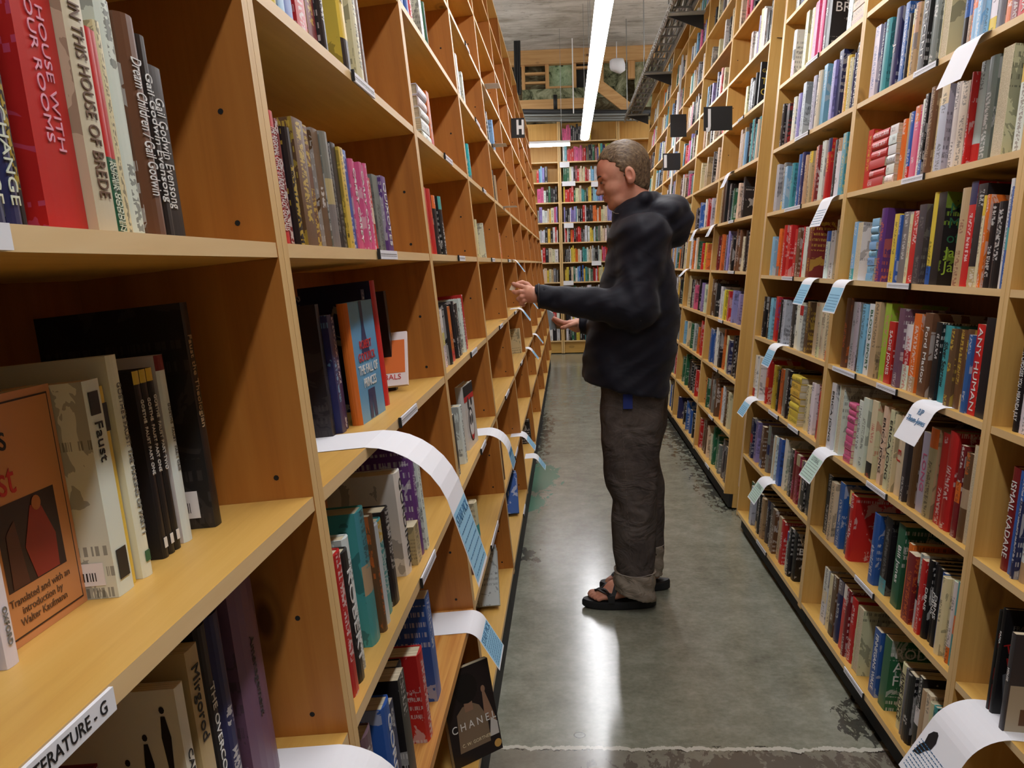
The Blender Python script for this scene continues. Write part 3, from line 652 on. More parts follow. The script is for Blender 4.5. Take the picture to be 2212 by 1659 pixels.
# white wrapped bundle and dark cable bundle
p = at(1332, 128, 13.6); q = at(1333, 156, 13.6)
mb = MB().tube([(p.x, 13.6, CH-.002), (p.x, 13.6, p.z)], .006, 6).tube([(p.x, 13.6, p.z), (p.x, 13.6, p.z-.01), (p.x+.01, 13.6, (p.z+q.z)/2), (q.x+.012, 13.6, q.z+.03), (q.x, 13.6, q.z)], [.08, .105, .118, .11, .06], 16)
tag(mb.build('wrapped_duct_end', [M['paper']], smooth=True), 'white wrapped duct end hanging under the concrete ceiling', 'duct')
mb = MB()
for i in range(7):
    x = at(1113 + i*1.6, 180, 13.3).x; mb.tube([(x, 13.3 + .02*(i % 3), at(1115, 205 - 3*(i % 2), 13.3).z), (x + .01, 13.3, CH-.002)], .016, 6)
tag(mb.build('cable_bundle', [M['cable']]), 'bundle of black cables hanging behind the left row of bookcases', 'cables')
# cable ladder above the right row
cy0, cy1 = 5.2, 13.1; cx, cz = .965, CAM_H+2.02
lad = empty('cable_ladder', Matrix.Translation((cx, cy0, cz)), 'long grey metal cable ladder with looped grey cables above the right bookcases', 'cable ladder')
for s_ in (-.09, .09): MB().box((s_-.008, 0, -.03), (s_+.008, cy1-cy0, .03)).build('rail', [M['metal']], lad)
for i in range(26): MB().box((-.081, .15+i*.3, -.012), (.081, .165+i*.3, .004)).build('rung', [M['metal']], lad)
rr_ = random.Random(3)
for i in range(9):
    x = -.07 + .0175*i; pts = []
    for j in range(60):
        t = j/59*(cy1-cy0); pts.append((x + .012*math.sin(t*7+i*2), t, .018 + .012*math.sin(t*5.3+i) + (.012 if i % 2 else 0)))
    MB().tube(pts, .011, 6).build('cable', [M['grey'] if i % 3 else M['metal']], lad, smooth=True)
mb = MB()
for j in range(150):   # the chain along the aisle side of the ladder
    t = .05*j; a = (j % 2)*math.pi/2; pts = [(-.112 + .012*math.cos(u)*math.cos(a), t + .03*math.sin(u), -.045 + .012*math.cos(u)*math.sin(a)) for u in [k*math.pi/4 for k in range(9)]]
    mb.tube(pts, .0045, 4, cap=False)
mb.build('chain', [M['metal']], lad)
for i, (px, py) in enumerate([(1475, 22), (1440, 107), (1388, 203)]):
    y = [7.5, 9.75, 12.4][i]
    g = empty('ladder_bracket', Matrix.Translation((cx, y, cz-.035)), 'grey folded steel bracket holding the cable ladder, %s along' % ORD[i], 'bracket', None)
    MB().box((-.10, -.05, -.012), (.19, .05, -.002)).build('arm_plate', [flatmat('bracket_grey', (150, 152, 148))], g)
    mb = MB(); n = [(-.10, -.0125), (.19, -.0125), (.19, -.13)]
    mb.v = [(x, s_, z) for s_ in (.04, .05) for x, z in n]; mb.f = [(0, 1, 2), (5, 4, 3), (0, 3, 4, 1), (1, 4, 5, 2), (2, 5, 3, 0)]; mb.m = [0]*5
    mb.build('gusset', [M['cable']], g)
    MB().tube([(-.1, 0, .07), (-.1, 0, CH-cz+.03)], .006, 6).build('hanger_rod', [M['metal']], g)
# conduit and pale post in the gap between the right rows
def lean_pt(run, x, Y, H):
    z = (H-CAM_H)/run.F[2][2]; return run.F @ Vector((x, Y*run.ys, z))
yc_ = En.y_at(1434, .03, K*.3)
tag(MB().tube([En.F @ Vector((.022, En.ys*yc_, z_)) for z_ in (-.5, .5, 2.0, 4.6*K*1.0+.6)], .010, 8).build('vertical_conduit', [M['white']], smooth=True), 'thin pale conduit running up the face of the right bookcases', 'conduit')
post = MB().box((-.10, -.045, -1.1), (-.02, .045, K*7.7)).build('gap_post', [wood('gap_post_wood', 'z', (196, 160, 118), (214, 180, 140), (224, 192, 154), knots=False)])
post.matrix_world = Rn.F @ Matrix.Translation((0, -4.52, 0)); tag(post, 'pale timber post filling the gap between the right bookcases', 'post')

# ------------------------------------------------------------------ shelf papers, label holders, letter signs
blue_p = flatmat('pale_blue_card', (150, 200, 226), .75); green_p = flatmat('pale_green_card', (196, 222, 206), .75); ink = flatmat('blue_ink', (70, 120, 160), .8); inkg = flatmat('grey_ink', (128, 140, 134), .8)
def talker(run, k, Y, w, flat, hang, col, label, curve=.012, lift=.3, name_text=None, yaw=0, lines=6, art=False):
    """paper strip lying on a shelf and drooping over its front edge; hang measured down the front, lift = how far it stands off"""
    mw = run.P(0, Y, K*k + ZSH + .0008) @ Matrix.Rotation(yaw, 4, 'Z')
    g = empty('shelf_note', mw, label, 'paper note')
    pts = [(-flat, 0), (-.004, .0002)]
    a = 0; x, z = -.004, .0002; n = 8; amax = math.pi/2*(1-lift)
    for i in range(1, n+1):
        a = amax*i/n; x += curve*math.cos(a)*.45; z -= curve*math.sin(a)*.45; pts.append((x, z))
    m = 10
    for i in range(1, m+1):
        x += hang/m*math.cos(a); z -= hang/m*math.sin(a); pts.append((x, z))
    mb = MB(); th = .0004
    for x, z in pts: mb.v += [(x, -w/2, z), (x, w/2, z)]
    for i in range(len(pts)-1): mb.f.append((2*i, 2*i+2, 2*i+3, 2*i+1)); mb.m.append(0)
    o = mb.build('paper', [M['paper']], g); md = o.modifiers.new('t', 'SOLIDIFY'); md.thickness = th; md.offset = -1
    p0, p1 = Vector((pts[n+1][0], 0, pts[n+1][1])), Vector((pts[-1][0], 0, pts[-1][1])); d = (p1-p0); ln = d.length; d.normalize()
    nrm = Vector((-d.z, 0, d.x))
    if nrm.x < 0: nrm = -nrm
    yy = Vector((0, 1, 0)) # text right direction seen from the aisle
    T = Matrix((( yy.x, -d.x, nrm.x, 0), (yy.y, -d.y, nrm.y, 0), (yy.z, -d.z, nrm.z, 0), (0, 0, 0, 1)))
    def on(t, off=.0005): return Matrix.Translation(p0 + d*ln*t + nrm*off) @ T
    if col is not None:
        c = MB(); c.v = [tuple(on(t, .0004) @ Vector((s_*(w/2-.004), 0, 0))) for t, s_ in ((.03, -1), (.03, 1), (.95, 1), (.95, -1))]; c.f = [(0, 3, 2, 1)]; c.m = [0]
        c.build('printed_panel', [col], g)
    i_ = ink if col is not green_p else inkg
    if name_text:
        o = text(name_text, w*.17, i_, g, on(.16, .0009), 'heading', sx=1.0)
    if art:
        ab = MB(); bird = [(-.06, -.02), (-.052, .0), (-.056, .03), (-.048, .052), (-.036, .062), (-.028, .056), (-.02, .03), (-.022, .0), (-.034, -.02), (-.044, -.05), (-.066, -.06)]
        M4 = on(.30, .0007); ab.v = [tuple(M4 @ Vector((x*1.1, y*.6, 0))) for x, y in bird]; ab.f = [tuple(range(len(bird)))[::-1]]; ab.m = [0]; ab.build('bird_drawing', [TM['k']], g)
    mb = MB()
    r = random.Random(int(Y*100)+k)
    for j in range(lines):
        t = .32 + .56*j/max(1, lines-1); x = -w/2+.012
        while x < w/2-.014:
            l_ = min(r.uniform(.004, .013), w/2-.012-x)
            M4 = on(t, .0009); n = len(mb.v)
            mb.v += [tuple(M4 @ Vector(v)) for v in ((x, -.0011, 0), (x+l_, -.0011, 0), (x+l_, .0011, 0), (x, .0011, 0))]; mb.f.append((n, n+1, n+2, n+3)); mb.m.append(0)
            x += l_+.003
    mb.build('handwriting', [i_], g)
    return g
def yat(run, k, px): return run.y_at(px, 0, K*k)
def talk(run, k, px0, px1, hang, col, label, **kw):
    a, b = sorted((yat(run, k, px0), yat(run, k, px1))); w = min(max(b-a, .085), .14); hang *= .72; kw['lift'] = kw.get('lift', .3)*.7 if kw.get('lift', .3) < .9 else kw['lift']
    return talker(run, k, (a+b)/2, w, kw.pop('flat', .10), hang, col, label, **kw)
talk(L, -1, 760, 858, .17, blue_p, 'white paper strip with pale blue STAFF PICK panel under the light blue face-out book', name_text='STAFF PICK', lift=.2, curve=.05, flat=.13)
talk(L, -2, 1047, 1064, .085, blue_p, 'small white staff note curling down beside the black and white mask cover', name_text='STAFF PICK', lift=.15, curve=.03, flat=.06)
talk(L, -3, 1000, 1030, .12, blue_p, 'white sheet with blue STAFF PICK panel bent over the striped pine shelf', name_text='STAFF PICK', lift=.42, flat=.18, lines=8)
talk(L, -2, 682, 742, .12, blue_p, 'white sheet curling over the low shelf beside the near stile', lift=.3, flat=.16, curve=.03)
for k, a, b, n in ((-3, 1121, 1129, 'fourth left bookcase, low, straight fold'), (-2, 1136, 1143, 'fourth left bookcase under the dark cover'), (-1, 1117, 1122, 'fourth left bookcase under the reaching hand'),
                   (-1, 1139, 1143, 'fifth left bookcase, below the hand'), (0, 1104, 1110, 'fourth left bookcase at eye level'), (-2, 1152, 1155, 'fifth left bookcase, rosy print'), (-4, 1150, 1154, 'fifth left bookcase near the floor'),
                   (1, 1086, 1092, 'fourth left bookcase above eye level'), (2, 1062, 1067, 'fourth left bookcase high up'), (3, 1046, 1052, 'fourth left bookcase, highest of them')):
    talk(L, k, a, b, .10 if k < 1 else .05, blue_p if k < 1 else None, 'small white paper note sticking out, ' + n, lift=.5 if k < 1 else .95, flat=.05)
talk(Rn, 2, 2078, 2148, .13, None, 'large blank cream paper note under the bright blue books', lift=.3, lines=0, flat=.06)
talk(Rn, 1, 1781, 1820, .13, None, 'white paper note with faint drawing, above the red books', lift=.3, flat=.05)
talk(Rn, 0, 1738, 1780, .12, blue_p, 'pale blue paper note under the red and maroon books', lift=.3, flat=.05)
talk(Rn, 0, 1809, 1850, .13, blue_p, 'pale blue paper note beside the pillar under the white book', lift=.25, flat=.05)
talk(Rn, -1, 1665, 1700, .11, blue_p, 'pale blue paper note on the shelf with spotted spines', lift=.3, flat=.05)
talk(Rn, -2, 1612, 1646, .10, blue_p, 'pale blue paper note beside the small open white books', lift=.42, flat=.06)
talk(Rn, -1, 1985, 2050, .12, None, 'white paper note with handwriting, under the three brown gold books', lift=.38, flat=.06, name_text='RIP\nThom Jones', lines=1)
talk(Rn, -2, 1762, 1812, .13, green_p, 'pale green printed note below the stacked white volumes', lift=.4, flat=.08, name_text='LITERAL')
talk(Rn, -3, 1640, 1680, .12, green_p, 'pale green printed note below the cream green book', lift=.42, flat=.08, name_text='LITERAL')
talker(Rn, -3, (yat(Rn, -3, 2092)+yat(Rn, -3, 2190))/2, .17, .14, .12, None, 'big white sheet with a dark bird drawing drooping from the low right shelf', lift=.3, curve=.032, lines=9, art=True)
talk(En, 2, 1573, 1590, .11, None, 'white paper note under the teal books, beyond the gap', lift=.3, flat=.05)
talk(En, 1, 1541, 1551, .09, None, 'white paper note folded beneath the low white books, beyond the gap', lift=.35, flat=.05)
talk(En, 1, 1503, 1514, .1, None, 'white paper note beside the black hood, beyond the gap', lift=.3, flat=.05)
talk(En, 0, 1483, 1492, .08, None, 'small white paper note by the jacket back, beyond the gap', lift=.6, flat=.05)
hold = mat('label_holder_grey', (240, 240, 246), .5)
def holder(run, k, px0, px1, label, s=None):
    a, b = sorted((yat(run, k, px0), yat(run, k, px1))); w = b-a
    g = empty('shelf_label', run.P(.0003, (a+b)/2, K*k), label, 'shelf label', 'grey shelf edge labels' if not s else None)
    MB().box((0, -w/2, -.0085), (.003, w/2, .0075)).build('label_strip', [hold if not s else M['paper']], g)
    e_ = -w/2 if run.ys > 0 else w/2
    a_, b_ = sorted((e_, e_ - math.copysign(.004, e_)*-1))
    MB().box((0, a_, -.009), (.005, b_, .0095)).build('end_clip', [M['cable']], g)
    r = random.Random(int(px0)); mb = MB(); x = -w/2+.012
    if s: text(s, .0125, TM['k'], g, Matrix(((0, 0, 1, .0032), (1, 0, 0, -w/2+.01), (0, 1, 0, -.0005), (0, 0, 0, 1))), 'printed_words', 'LEFT')
    else:
        while x < w/2-.01:
            l_ = r.uniform(.003, .008); mb.box((.003, x, -.0004), (.0032, min(x+l_, w/2-.008), .0016)); mb.box((.003, x, -.0036), (.0032, min(x+l_*.7, w/2-.008), -.002)); x += l_+.002
        mb.build('printed_words', [TM['g']], g)
    return g
yl0, yl1 = yat(L, -1, 70), yat(L, -1, 238)
holder(L, -1, 10, 238, 'white shelf label printed LITERATURE - G on the nearest left shelf edge', 'LITERATURE - G')
holder(L, 0, 0-300, 14, 'white plastic label end at the left edge of the eye-level shelf', ' ')
loc = {'L': 'left', 'Rn': 'right', 'En': 'right beyond the gap'}
def holders(run, bayname, items):
    for k, a, b in items: holder(run, k, a, b, 'grey label on the %s, %s' % (ROWN[k], bayname))
holders(L, N1, [(1, 760, 806), (0, 816, 855), (-1, 862, 898), (-2, 908, 938), (-3, 1002, 1006)][:4] + [(-4, 1068, 1072)][:0])
holders(L, N2, [(3, 932, 948), (2, 1003, 1007)][:1] + [(1, 959, 976), (0, 989, 1003), (-1, 1016, 1029), (-2, 1038, 1048), (-3, 1060, 1075)])
holders(L, N3, [(3, 1004, 1013), (1, 1042, 1049), (2, 1026, 1036), (0, 1061, 1068), (-1, 1078, 1085), (-2, 1091, 1099), (-3, 1112, 1118), (-4, 1130, 1134)])
holders(L, N4, [(0, 1097, 1102), (-1, 1111, 1115), (2, 1062, 1066), (-2, 1124, 1128)])
holders(Rn, B2, [(2, 1975, 2026), (1, 1949, 1997), (0, 1918, 1967), (-1, 1800, 1849), (-1, 1895, 1938), (-2, 1873, 1916), (-3, 1848, 1888), (-4, 1825, 1866)])
holders(Rn, B1, [(3, 1742, 1769), (2, 1718, 1748), (1, 1696, 1731), (0, 1690, 1714), (-2, 1661, 1682), (-2, 1703, 1726), (-4, 1635, 1656)])
holders(En, 'first bookcase beyond the gap', [(3, 1595, 1607), (1, 1574, 1586), (0, 1573, 1587), (-1, 1552, 1562), (-2, 1541, 1551), (-3, 1531, 1541), (-4, 1524, 1533)])
# black letter signs standing out from the uprights
def letter_sign(Y, px0, py0, px1, py1, s, label, lx=.5, sz=.8, sx=1):
    a, b = at(px0, (py0+py1)/2, Y), at(px1, (py0+py1)/2, Y); c, d = at((px0+px1)/2, py1, Y), at((px0+px1)/2, py0, Y)
    cx, cz = (a.x+b.x)/2, (c.z+d.z)/2; w, h = b.x-a.x, d.z-c.z
    g = empty('letter_sign', Matrix.Translation((cx, Y, cz)), label, 'sign')
    MB().box((-w/2, 0, -h/2), (w/2, .006, h/2)).build('sign_board', [M['sign']], g)
    side = -1 if cx < 0 else 1
    MB().box((side*w/2 - (.012 if side > 0 else 0), .0065, -h*.3), (side*w/2 + (0 if side > 0 else .012), .03, h*.3)).build('clip', [M['cable']], g)
    if s: text(s, h*sz*1.32, M['white'], g, Matrix(((1, 0, 0, -w/2 + w*lx), (0, 0, -1, -.001), (0, 1, 0, 0), (0, 0, 0, 1))), 'letter', sx=sx, bold=h*.05, ext=.0006)
letter_sign(7.3, 1104, 255, 1133, 298, 'H', 'black sign with white letter H on the left row', .68, .72, .58)
letter_sign(5.6, 1520, 230, 1582, 282, 'J', 'black sign with white letter J on the right row', .20, .72, .62)
letter_sign(8.3, 1432, 331, 1470, 368, 'I', 'small black sign with white letter I above the jacket hood', .14, .72, .9)
letter_sign(8.0, 1448, 247, 1483, 296, '', 'blank black square sign above the I sign', .5)
# papers hanging from the end bookcase shelves
for i, (px0, px1, py0, py1) in enumerate([(1209, 1230, 350, 361), (1214, 1243, 392, 401), (1277, 1292, 392, 403), (1218, 1239, 482, 492), (1278, 1299, 564, 573), (1217, 1239, 607, 616)]):
    a, b = at(px0, py0, 13.47), at(px1, py1, 13.47)
    o = MB().box((a.x, 13.485, b.z), (b.x, 13.488, a.z)).build('shelf_card', [M['paper']])
    tag(o, 'white card hanging from the end bookcase, %s counted from the top' % ORD[i], 'card', None)

# ------------------------------------------------------------------ books that need their own treatment
def mk(run, x, Y, z, t, d, h, ck, tk, label, rot=0, side=None, group=None, bands=None, hard=None, cover=None, plain=False, tilt=0, seed=1):
    r = random.Random(seed*31+int(Y*100)); side = side or (-1 if run.side < 0 else 1)
    A, P = book_geo(t, d, h, jit(PAL[ck], r), lin(PAL[tk]), r, [(f, jit(PAL[a], r), lin(PAL[b_])) for f, a, b_ in bands] if bands else (), side, lin(PAL[cover]) if cover else None, hard)
    if plain: A.u = [(-5, 0)]*len(A.u)
    elif plain is None: A.u = [(u if u > 1.5 else -5, v_) for u, v_ in A.u]
    mw = run.P(x, Y, z) @ Matrix.Rotation(math.radians(rot), 4, 'Z') @ Matrix.Rotation(math.radians(tilt), 4, 'X')
    o = A.build('book', [cov], mw); P.build('pages', [pg], None, o)
    return tag(o, label, 'book', group or 'books placed by hand on the near shelves')
def plate(o, name, pts, y, m, side=-1, th=.0004):
    """thin printed shape on a cover: pts in cover coordinates (x along the board, z up)"""
    n = len(pts); mb = MB(); e_ = side*th
    mb.v = [(x, y+e_, z) for x, z in pts]; mb.f = [tuple(range(n)) if side < 0 else tuple(range(n))[::-1]]; mb.m = [0]
    return mb.build(name, [m], o)
def ring(cx, cz, rx, rz, n=14, a0=0): return [(cx+rx*math.cos(a0+2*math.pi*i/n), cz+rz*math.sin(a0+2*math.pi*i/n)) for i in range(n)]
def rect(x0, z0, x1, z1): return [(x0, z0), (x1, z0), (x1, z1), (x0, z1)]
def splate(o, name, y0, z0, y1, z1, m, x=.0005):
    return MB().box((x-.0002, y0, z0), (x+.0003, y1, z1)).build(name, [m], o)
def barcode(o, x0, z0, w, h, y, side, nm='price_sticker'):
    s_ = plate(o, nm, rect(x0, z0, x0+w, z0+h), y, M['paper'], side, .0006)
    mb = MB(); r = random.Random(4); x = x0+w*.12
    while x < x0+w*.8:
        l_ = r.uniform(.0006, .0016); n = len(mb.v); mb.v += [(x, y+side*.0009, z0+h*.2), (x+l_, y+side*.0009, z0+h*.2), (x+l_, y+side*.0009, z0+h*.58), (x, y+side*.0009, z0+h*.58)]
        mb.f.append((n, n+1, n+2, n+3) if side < 0 else (n+3, n+2, n+1, n)); mb.m.append(0); x += l_*2+.0004
    mb.build('barcode', [TM['k']], s_)
z1 = -K + ZSH
parch = flatmat('parchment_print', (206, 140, 84), .5); darkp = flatmat('dark_painting', (52, 30, 26), .5); redp = flatmat('painting_red', (150, 46, 30), .5); gold = flatmat('painting_gold', (176, 104, 44), .5); PAL['q'] = (212, 146, 88); CN['q'] = 'parchment-orange'
mk(L, -.10, .545, z1, .026, .14, .19, 'd', 'w', 'dark book cut by the left frame edge, low on the nearest left shelf')
o = mk(L, -.095, .5705, z1, .0135, .13, .175, 'w', 'k', 'slim white paperback standing left of the parchment-coloured cover', plain=True); spine_text(o, 'OXFORD', .007, 'g', .03)
o = mk(L, -.122, .5795, z1, .02, .118, .19, 'q', 'k', 'parchment-coloured book shown face out on the nearest left shelf', rot=-90, side=1, plain=True)
y = .0102
plate(o, 'frame_line', rect(-.113, .006, -.006, .184), y, darkp, 1, .0002); plate(o, 'inner_panel', rect(-.1115, .0075, -.0075, .1825), y, parch, 1, .0004)
plate(o, 'painting', rect(-.098, .042, -.022, .108), y, darkp, 1, .0006)
plate(o, 'painted_figure', [(-.088, .043), (-.058, .043), (-.05, .07), (-.064, .1), (-.078, .096), (-.09, .07)], y, redp, 1, .0009); plate(o, 'painted_figure', ring(-.072, .1, .006, .006), y, gold, 1, .0011)
plate(o, 'painted_figure', [(-.048, .043), (-.028, .043), (-.03, .085), (-.042, .094)], y, flatmat('painting_brown', (86, 44, 30)), 1, .0009)
cover_text(o, "Goethe's", .03, 'k', -.006, .157, y+.0006, 1, sx=.82); cover_text(o, 'Faust', .036, 'r', -.022, .125, y+.0006, 1, sx=.8)
for t_ in o.children:
    pass
cover_text(o, 'Translated and with an\nintroduction by\nWalter Kaufmann', .0085, 'B' if 'B' in TM else 'k', -.06, .025, y+.0006, 1)
o = mk(L, -.083, .711, z1, .026, .12, .188, 'w', 'k', 'thick white paperback directly beside the parchment-coloured cover', plain=None)
spine_text(o, 'Faust', .017, 'k', .135); splate(o, 'publisher_mark', -.008, .158, .007, .178, TM['k']); splate(o, 'publisher_mark', -.008, .014, .008, .04, TM['k']); barcode(o, -.05, .012, .04, .02, -.0131, -1)
o = mk(L, -.088, .7335, z1, .013, .12, .18, 'y', 'k', 'slim yellow paperback between two thicker off-white books', plain=True); splate(o, 'publisher_mark', -.004, .14, .004, .165, TM['k'])
o = mk(L, -.082, .752, z1, .018, .14, .205, 'w', 'k', 'tall off-white hardback between the slim yellow paperback and black volumes', plain=True, hard=True); spine_text(o, "GOETHE'S FAUST: THE MAKING OF PART I", .0095, 'g', .11, sx=.78); splate(o, 'publisher_mark', -.004, .014, .004, .024, TM['G'])
for i, (Y, ti) in enumerate([(.804, 'GOETHE  FAUST PART ONE'), (.8175, 'GOETHE  FAUST PART ONE'), (.831, 'GOETHE  FAUST PART TWO')]):
    o = mk(L, -.09, Y, z1, .012, .11, .185, 'k', 'w', 'slim black yellow-topped volume, %s of the three' % ORD[i], bands=[(.93, 'k', 'w'), (1, 'y', 'k')], plain=True, group='black yellow-topped volumes'); spine_text(o, ti, .0075, 'w', .12, sx=.8)
    splate(o, 'publisher_mark', -.003, .01, .003, .02, TM['w'])
o = mk(L, -.09, .857, z1, .019, .11, .195, 'w', 'k', 'white paperback with dark red top band beside the black yellow-topped volumes', bands=[(.92, 'w', 'k'), (1, 'm', 'w')], plain=True); spine_text(o, 'GOETHE  FAUST  PART ONE', .007, 'g', .11, sx=.8)
o = mk(L, -.08, .908, z1, .017, .19, .245, 'k', 'd', 'tall large black book at the right end of the nearest left shelf', plain=None); spine_text(o, 'Faust the Theologian', .012, 't', .16); barcode(o, -.06, .012, .045, .03, -.0087, -1)
# the shelf below, bottom left corner
z2 = -2*K + ZSH
def yy(px, z, ins): return L.y_at(px, -ins, z)
def span(a, b, z=z2+.08, ins=.06): return yy(a, z, ins), yy(b, z, ins)
def on2(a, b, h, ck, tk, label, ins=.06, **kw):
    Y0, Y1 = span(a, b, ins=ins); return mk(L, -ins, (Y0+Y1)/2, z2, max(.01, Y1-Y0-.0008), kw.pop('d', .14), h, ck, tk, label, **kw), max(.01, Y1-Y0-.0008)
mk(L, -.07, .60, z2, .02, .14, .2, 'm', 'w', 'dark red book low in the bottom left corner')
o, t_ = on2(424, 441, .205, 'x', 'k', 'cream paperback with black standing figures on its cover, bottom left', plain=True)
yb = -(t_/2+.0003)
for i, (x, z) in enumerate([(-.014, .13), (-.034, .105), (-.054, .082), (-.076, .058), (-.098, .034), (-.03, .05), (-.052, .03)]):
    plate(o, 'printed_figure', [(x-.003, z), (x+.002, z), (x+.004, z+.03), (x+.001, z+.05), (x-.003, z+.05), (x-.005, z+.03)], yb, TM['k']); plate(o, 'printed_figure', ring(x-.001, z+.056, .0026, .0035, 8), yb, TM['k'])
plate(o, 'red_label', rect(-.045, .012, -.012, .034), yb, TM['r']); spine_text(o, 'CAROL DE VO', .012, 'k', .1, sx=1.1)
o, t_ = on2(452, 476, .225, 't', 'k', 'tan paperback titled Mirgorod in the bottom left corner', plain=True); spine_text(o, 'Mirgorod', .02, 'k', .17, sx=1)
o, t_ = on2(477, 499, .235, 'k', 'w', 'black book titled The Overcoat in the bottom left corner', plain=True); spine_text(o, 'THE OVERCOAT', .013, 'w', .12, sx=1.15)
o, t_ = on2(500, 526, .235, 'n', 'w', 'dark navy worn book right of the Overcoat book', hard=True)
o, t_ = on2(545, 592, .265, 'a', 'd', 'tall faded mauve hardback at the right end of the bottom left shelf', hard=True, plain=None); spine_text(o, 'Amenagement', .016, 'd', .13)
barcode(o, -.05, .012, .04, .03, -(t_/2+.0002), -1)
# second left bookcase, under eye level: the face-out blue cover and its neighbours
mk(L, -.085, 1.412, z1, .02, .15, .22, 'k', 'd', 'tall black book at the back left, behind the blue night-sky cover')
o = mk(L, -.075, 1.44, z1, .026, .135, .2, 'n', 's', 'night-blue book with a price sticker, second left bookcase'); barcode(o, -.06, .01, .045, .028, -.0132, -1)
mk(L, -.078, 1.467, z1, .024, .14, .195, 'n', 'w', 'second night-blue book, right against the orange spine')
PAL['h'] = (96, 156, 196); CN['h'] = 'light blue'
o = mk(L, -.066, 1.492, z1, .02, .155, .215, 'h', 'w', 'light blue cover book shown face out, with an orange spine', rot=-93, side=1, plain=True, bands=[(1, 'o', 'k')], cover='h')
y = .0102
plate(o, 'printed_coat', [(-.10, .12), (-.05, .12), (-.06, .15), (-.068, .17), (-.066, .215), (-.084, .215), (-.083, .17), (-.088, .15)], y, TM['n'], 1, .0005)
plate(o, 'printed_trousers', [(-.10, .002), (-.082, .002), (-.078, .04), (-.072, .002), (-.054, .002), (-.056, .055), (-.10, .055)], y, TM['n'], 1, .0005)
cover_text(o, 'ROBERT\nGOOLRICK', .022, 'r', -.077, .125, y+.0008, 1, sx=.95); cover_text(o, 'THE FALL OF\nPRINCES', .024, 'w', -.077, .08, y+.0008, 1, sx=.88)
mk(L, -.07, 1.682, z1, .028, .15, .235, 'n', 'w', 'dark book between the light blue cover and the tall red book')
mk(L, -.055, 1.719, z1, .034, .15, .25, 'r', 'w', 'tall plain red book beside the light blue face-out cover', hard=True, plain=True, cover='n')
o = mk(L, -.085, 1.955, z1, .024, .12, .225, 'k', 'w', 'black book with a brown photograph on its cover, right of the tall red book', plain=True)
plate(o, 'cover_photo', rect(-.10, .12, -.02, .2), -.0121, flatmat('photo_brown', (112, 82, 64))); plate(o, 'cover_photo', rect(-.10, .10, -.02, .12), -.0121, TM['t'])
o = mk(L, -.05, 1.915, z1+.012, .01, .1, .13, 'w', 'r', 'small white and red book leaning against the black photo cover', rot=0, tilt=-28, plain=True)
plate(o, 'red_panel', rect(-.09, .03, -.006, .11), -.0051, TM['o']); cover_text(o, 'TRIBALS', .018, 'r', -.048, .02, -.0056, -1)
# third left bookcase: the black and white mask cover
z2m = z2; Y0, Y1 = L.y_at(1003, -.05, z2), L.y_at(1030, -.05, z2)
PAL['z'] = (206, 202, 196); CN['z'] = 'off-white'
o = mk(L, -.045, Y0, z2, .025, min(.16, Y1-Y0), .2, 'z', 'k', 'off-white book with a black and red grinning mask cover, shown face out', rot=-94, side=1, plain=True, cover='z')
D_ = min(.16, Y1-Y0); y = .0127
plate(o, 'black_top', rect(-D_+.002, .165, -.002, .198), y, TM['k'], 1, .0004); plate(o, 'red_band', rect(-D_+.002, .148, -.002, .165), y, TM['r'], 1, .0004)
plate(o, 'mask', ring(-D_/2, .07, .042, .055, 20), y, TM['k'], 1, .0004); plate(o, 'mask', ring(-D_/2, .07, .034, .046, 20), y, TM['w'], 1, .0007)
plate(o, 'mask_eye', ring(-D_/2-.014, .085, .011, .017), y, TM['k'], 1, .001); plate(o, 'mask_eye', ring(-D_/2+.014, .085, .011, .017), y, TM['k'], 1, .001)
plate(o, 'mask_mouth', [(-D_/2-.026, .052), (-D_/2-.012, .036), (-D_/2+.012, .036), (-D_/2+.026, .052), (-D_/2+.014, .022), (-D_/2-.014, .022)], y, TM['r'], 1, .001)
plate(o, 'mask_horn', ring(-D_/2-.03, .14, .012, .014), y, TM['k'], 1, .0006); plate(o, 'mask_horn', ring(-D_/2+.02, .14, .014, .02), y, TM['d'] if 'd' in TM else TM['k'], 1, .0006)
# bottom shelf of the second left bookcase: the dark cover leaning out over the edge
z4 = -4*K + ZSH
PAL['u'] = (34, 28, 28); CN['u'] = 'black'
o = mk(L, .048, 1.985, z4, .016, .135, .225, 'u', 'w', 'black novel showing a dark-haired woman from behind, leaning out of the bottom shelf', rot=38, side=-1, plain=True, tilt=-6)
y = -.0081; skin_p = flatmat('cover_skin', (150, 116, 92)); hair_p = flatmat('cover_hair', (14, 12, 12)); dress_p = flatmat('cover_dress', (128, 108, 86)); 
plate(o, 'printed_dress', [(-.115, .03), (-.03, .03), (-.028, .09), (-.045, .125), (-.06, .135), (-.09, .135), (-.108, .12)], y, dress_p); plate(o, 'printed_neck', rect(-.085, .12, -.062, .15), y, skin_p, -1, .0006)
plate(o, 'printed_hair', ring(-.073, .175, .032, .036, 16), y, hair_p, -1, .0009); plate(o, 'printed_arm', [(-.035, .1), (-.012, .06), (-.005, .075), (-.024, .15), (-.032, .15)], y, skin_p, -1, .0006); plate(o, 'printed_hand', ring(-.028, .158, .006, .009), y, skin_p, -1, .0009)
plate(o, 'printed_glove', [(-.03, .04), (-.004, .04), (-.004, .07), (-.02, .085)], y, flatmat('cover_white', (200, 196, 190)), -1, .0008)
cover_text(o, 'C H A N E L', .026, 'w', -.067, .088, y-.0012, -1, sx=.9); cover_text(o, 'C. W. GORTNER', .011, 'c', -.067, .045, y-.0012, -1)
plate(o, 'cover_badge', ring(-.012, .018, .010, .010), y, flatmat('badge_gold', (206, 160, 84)), -1, .0008)
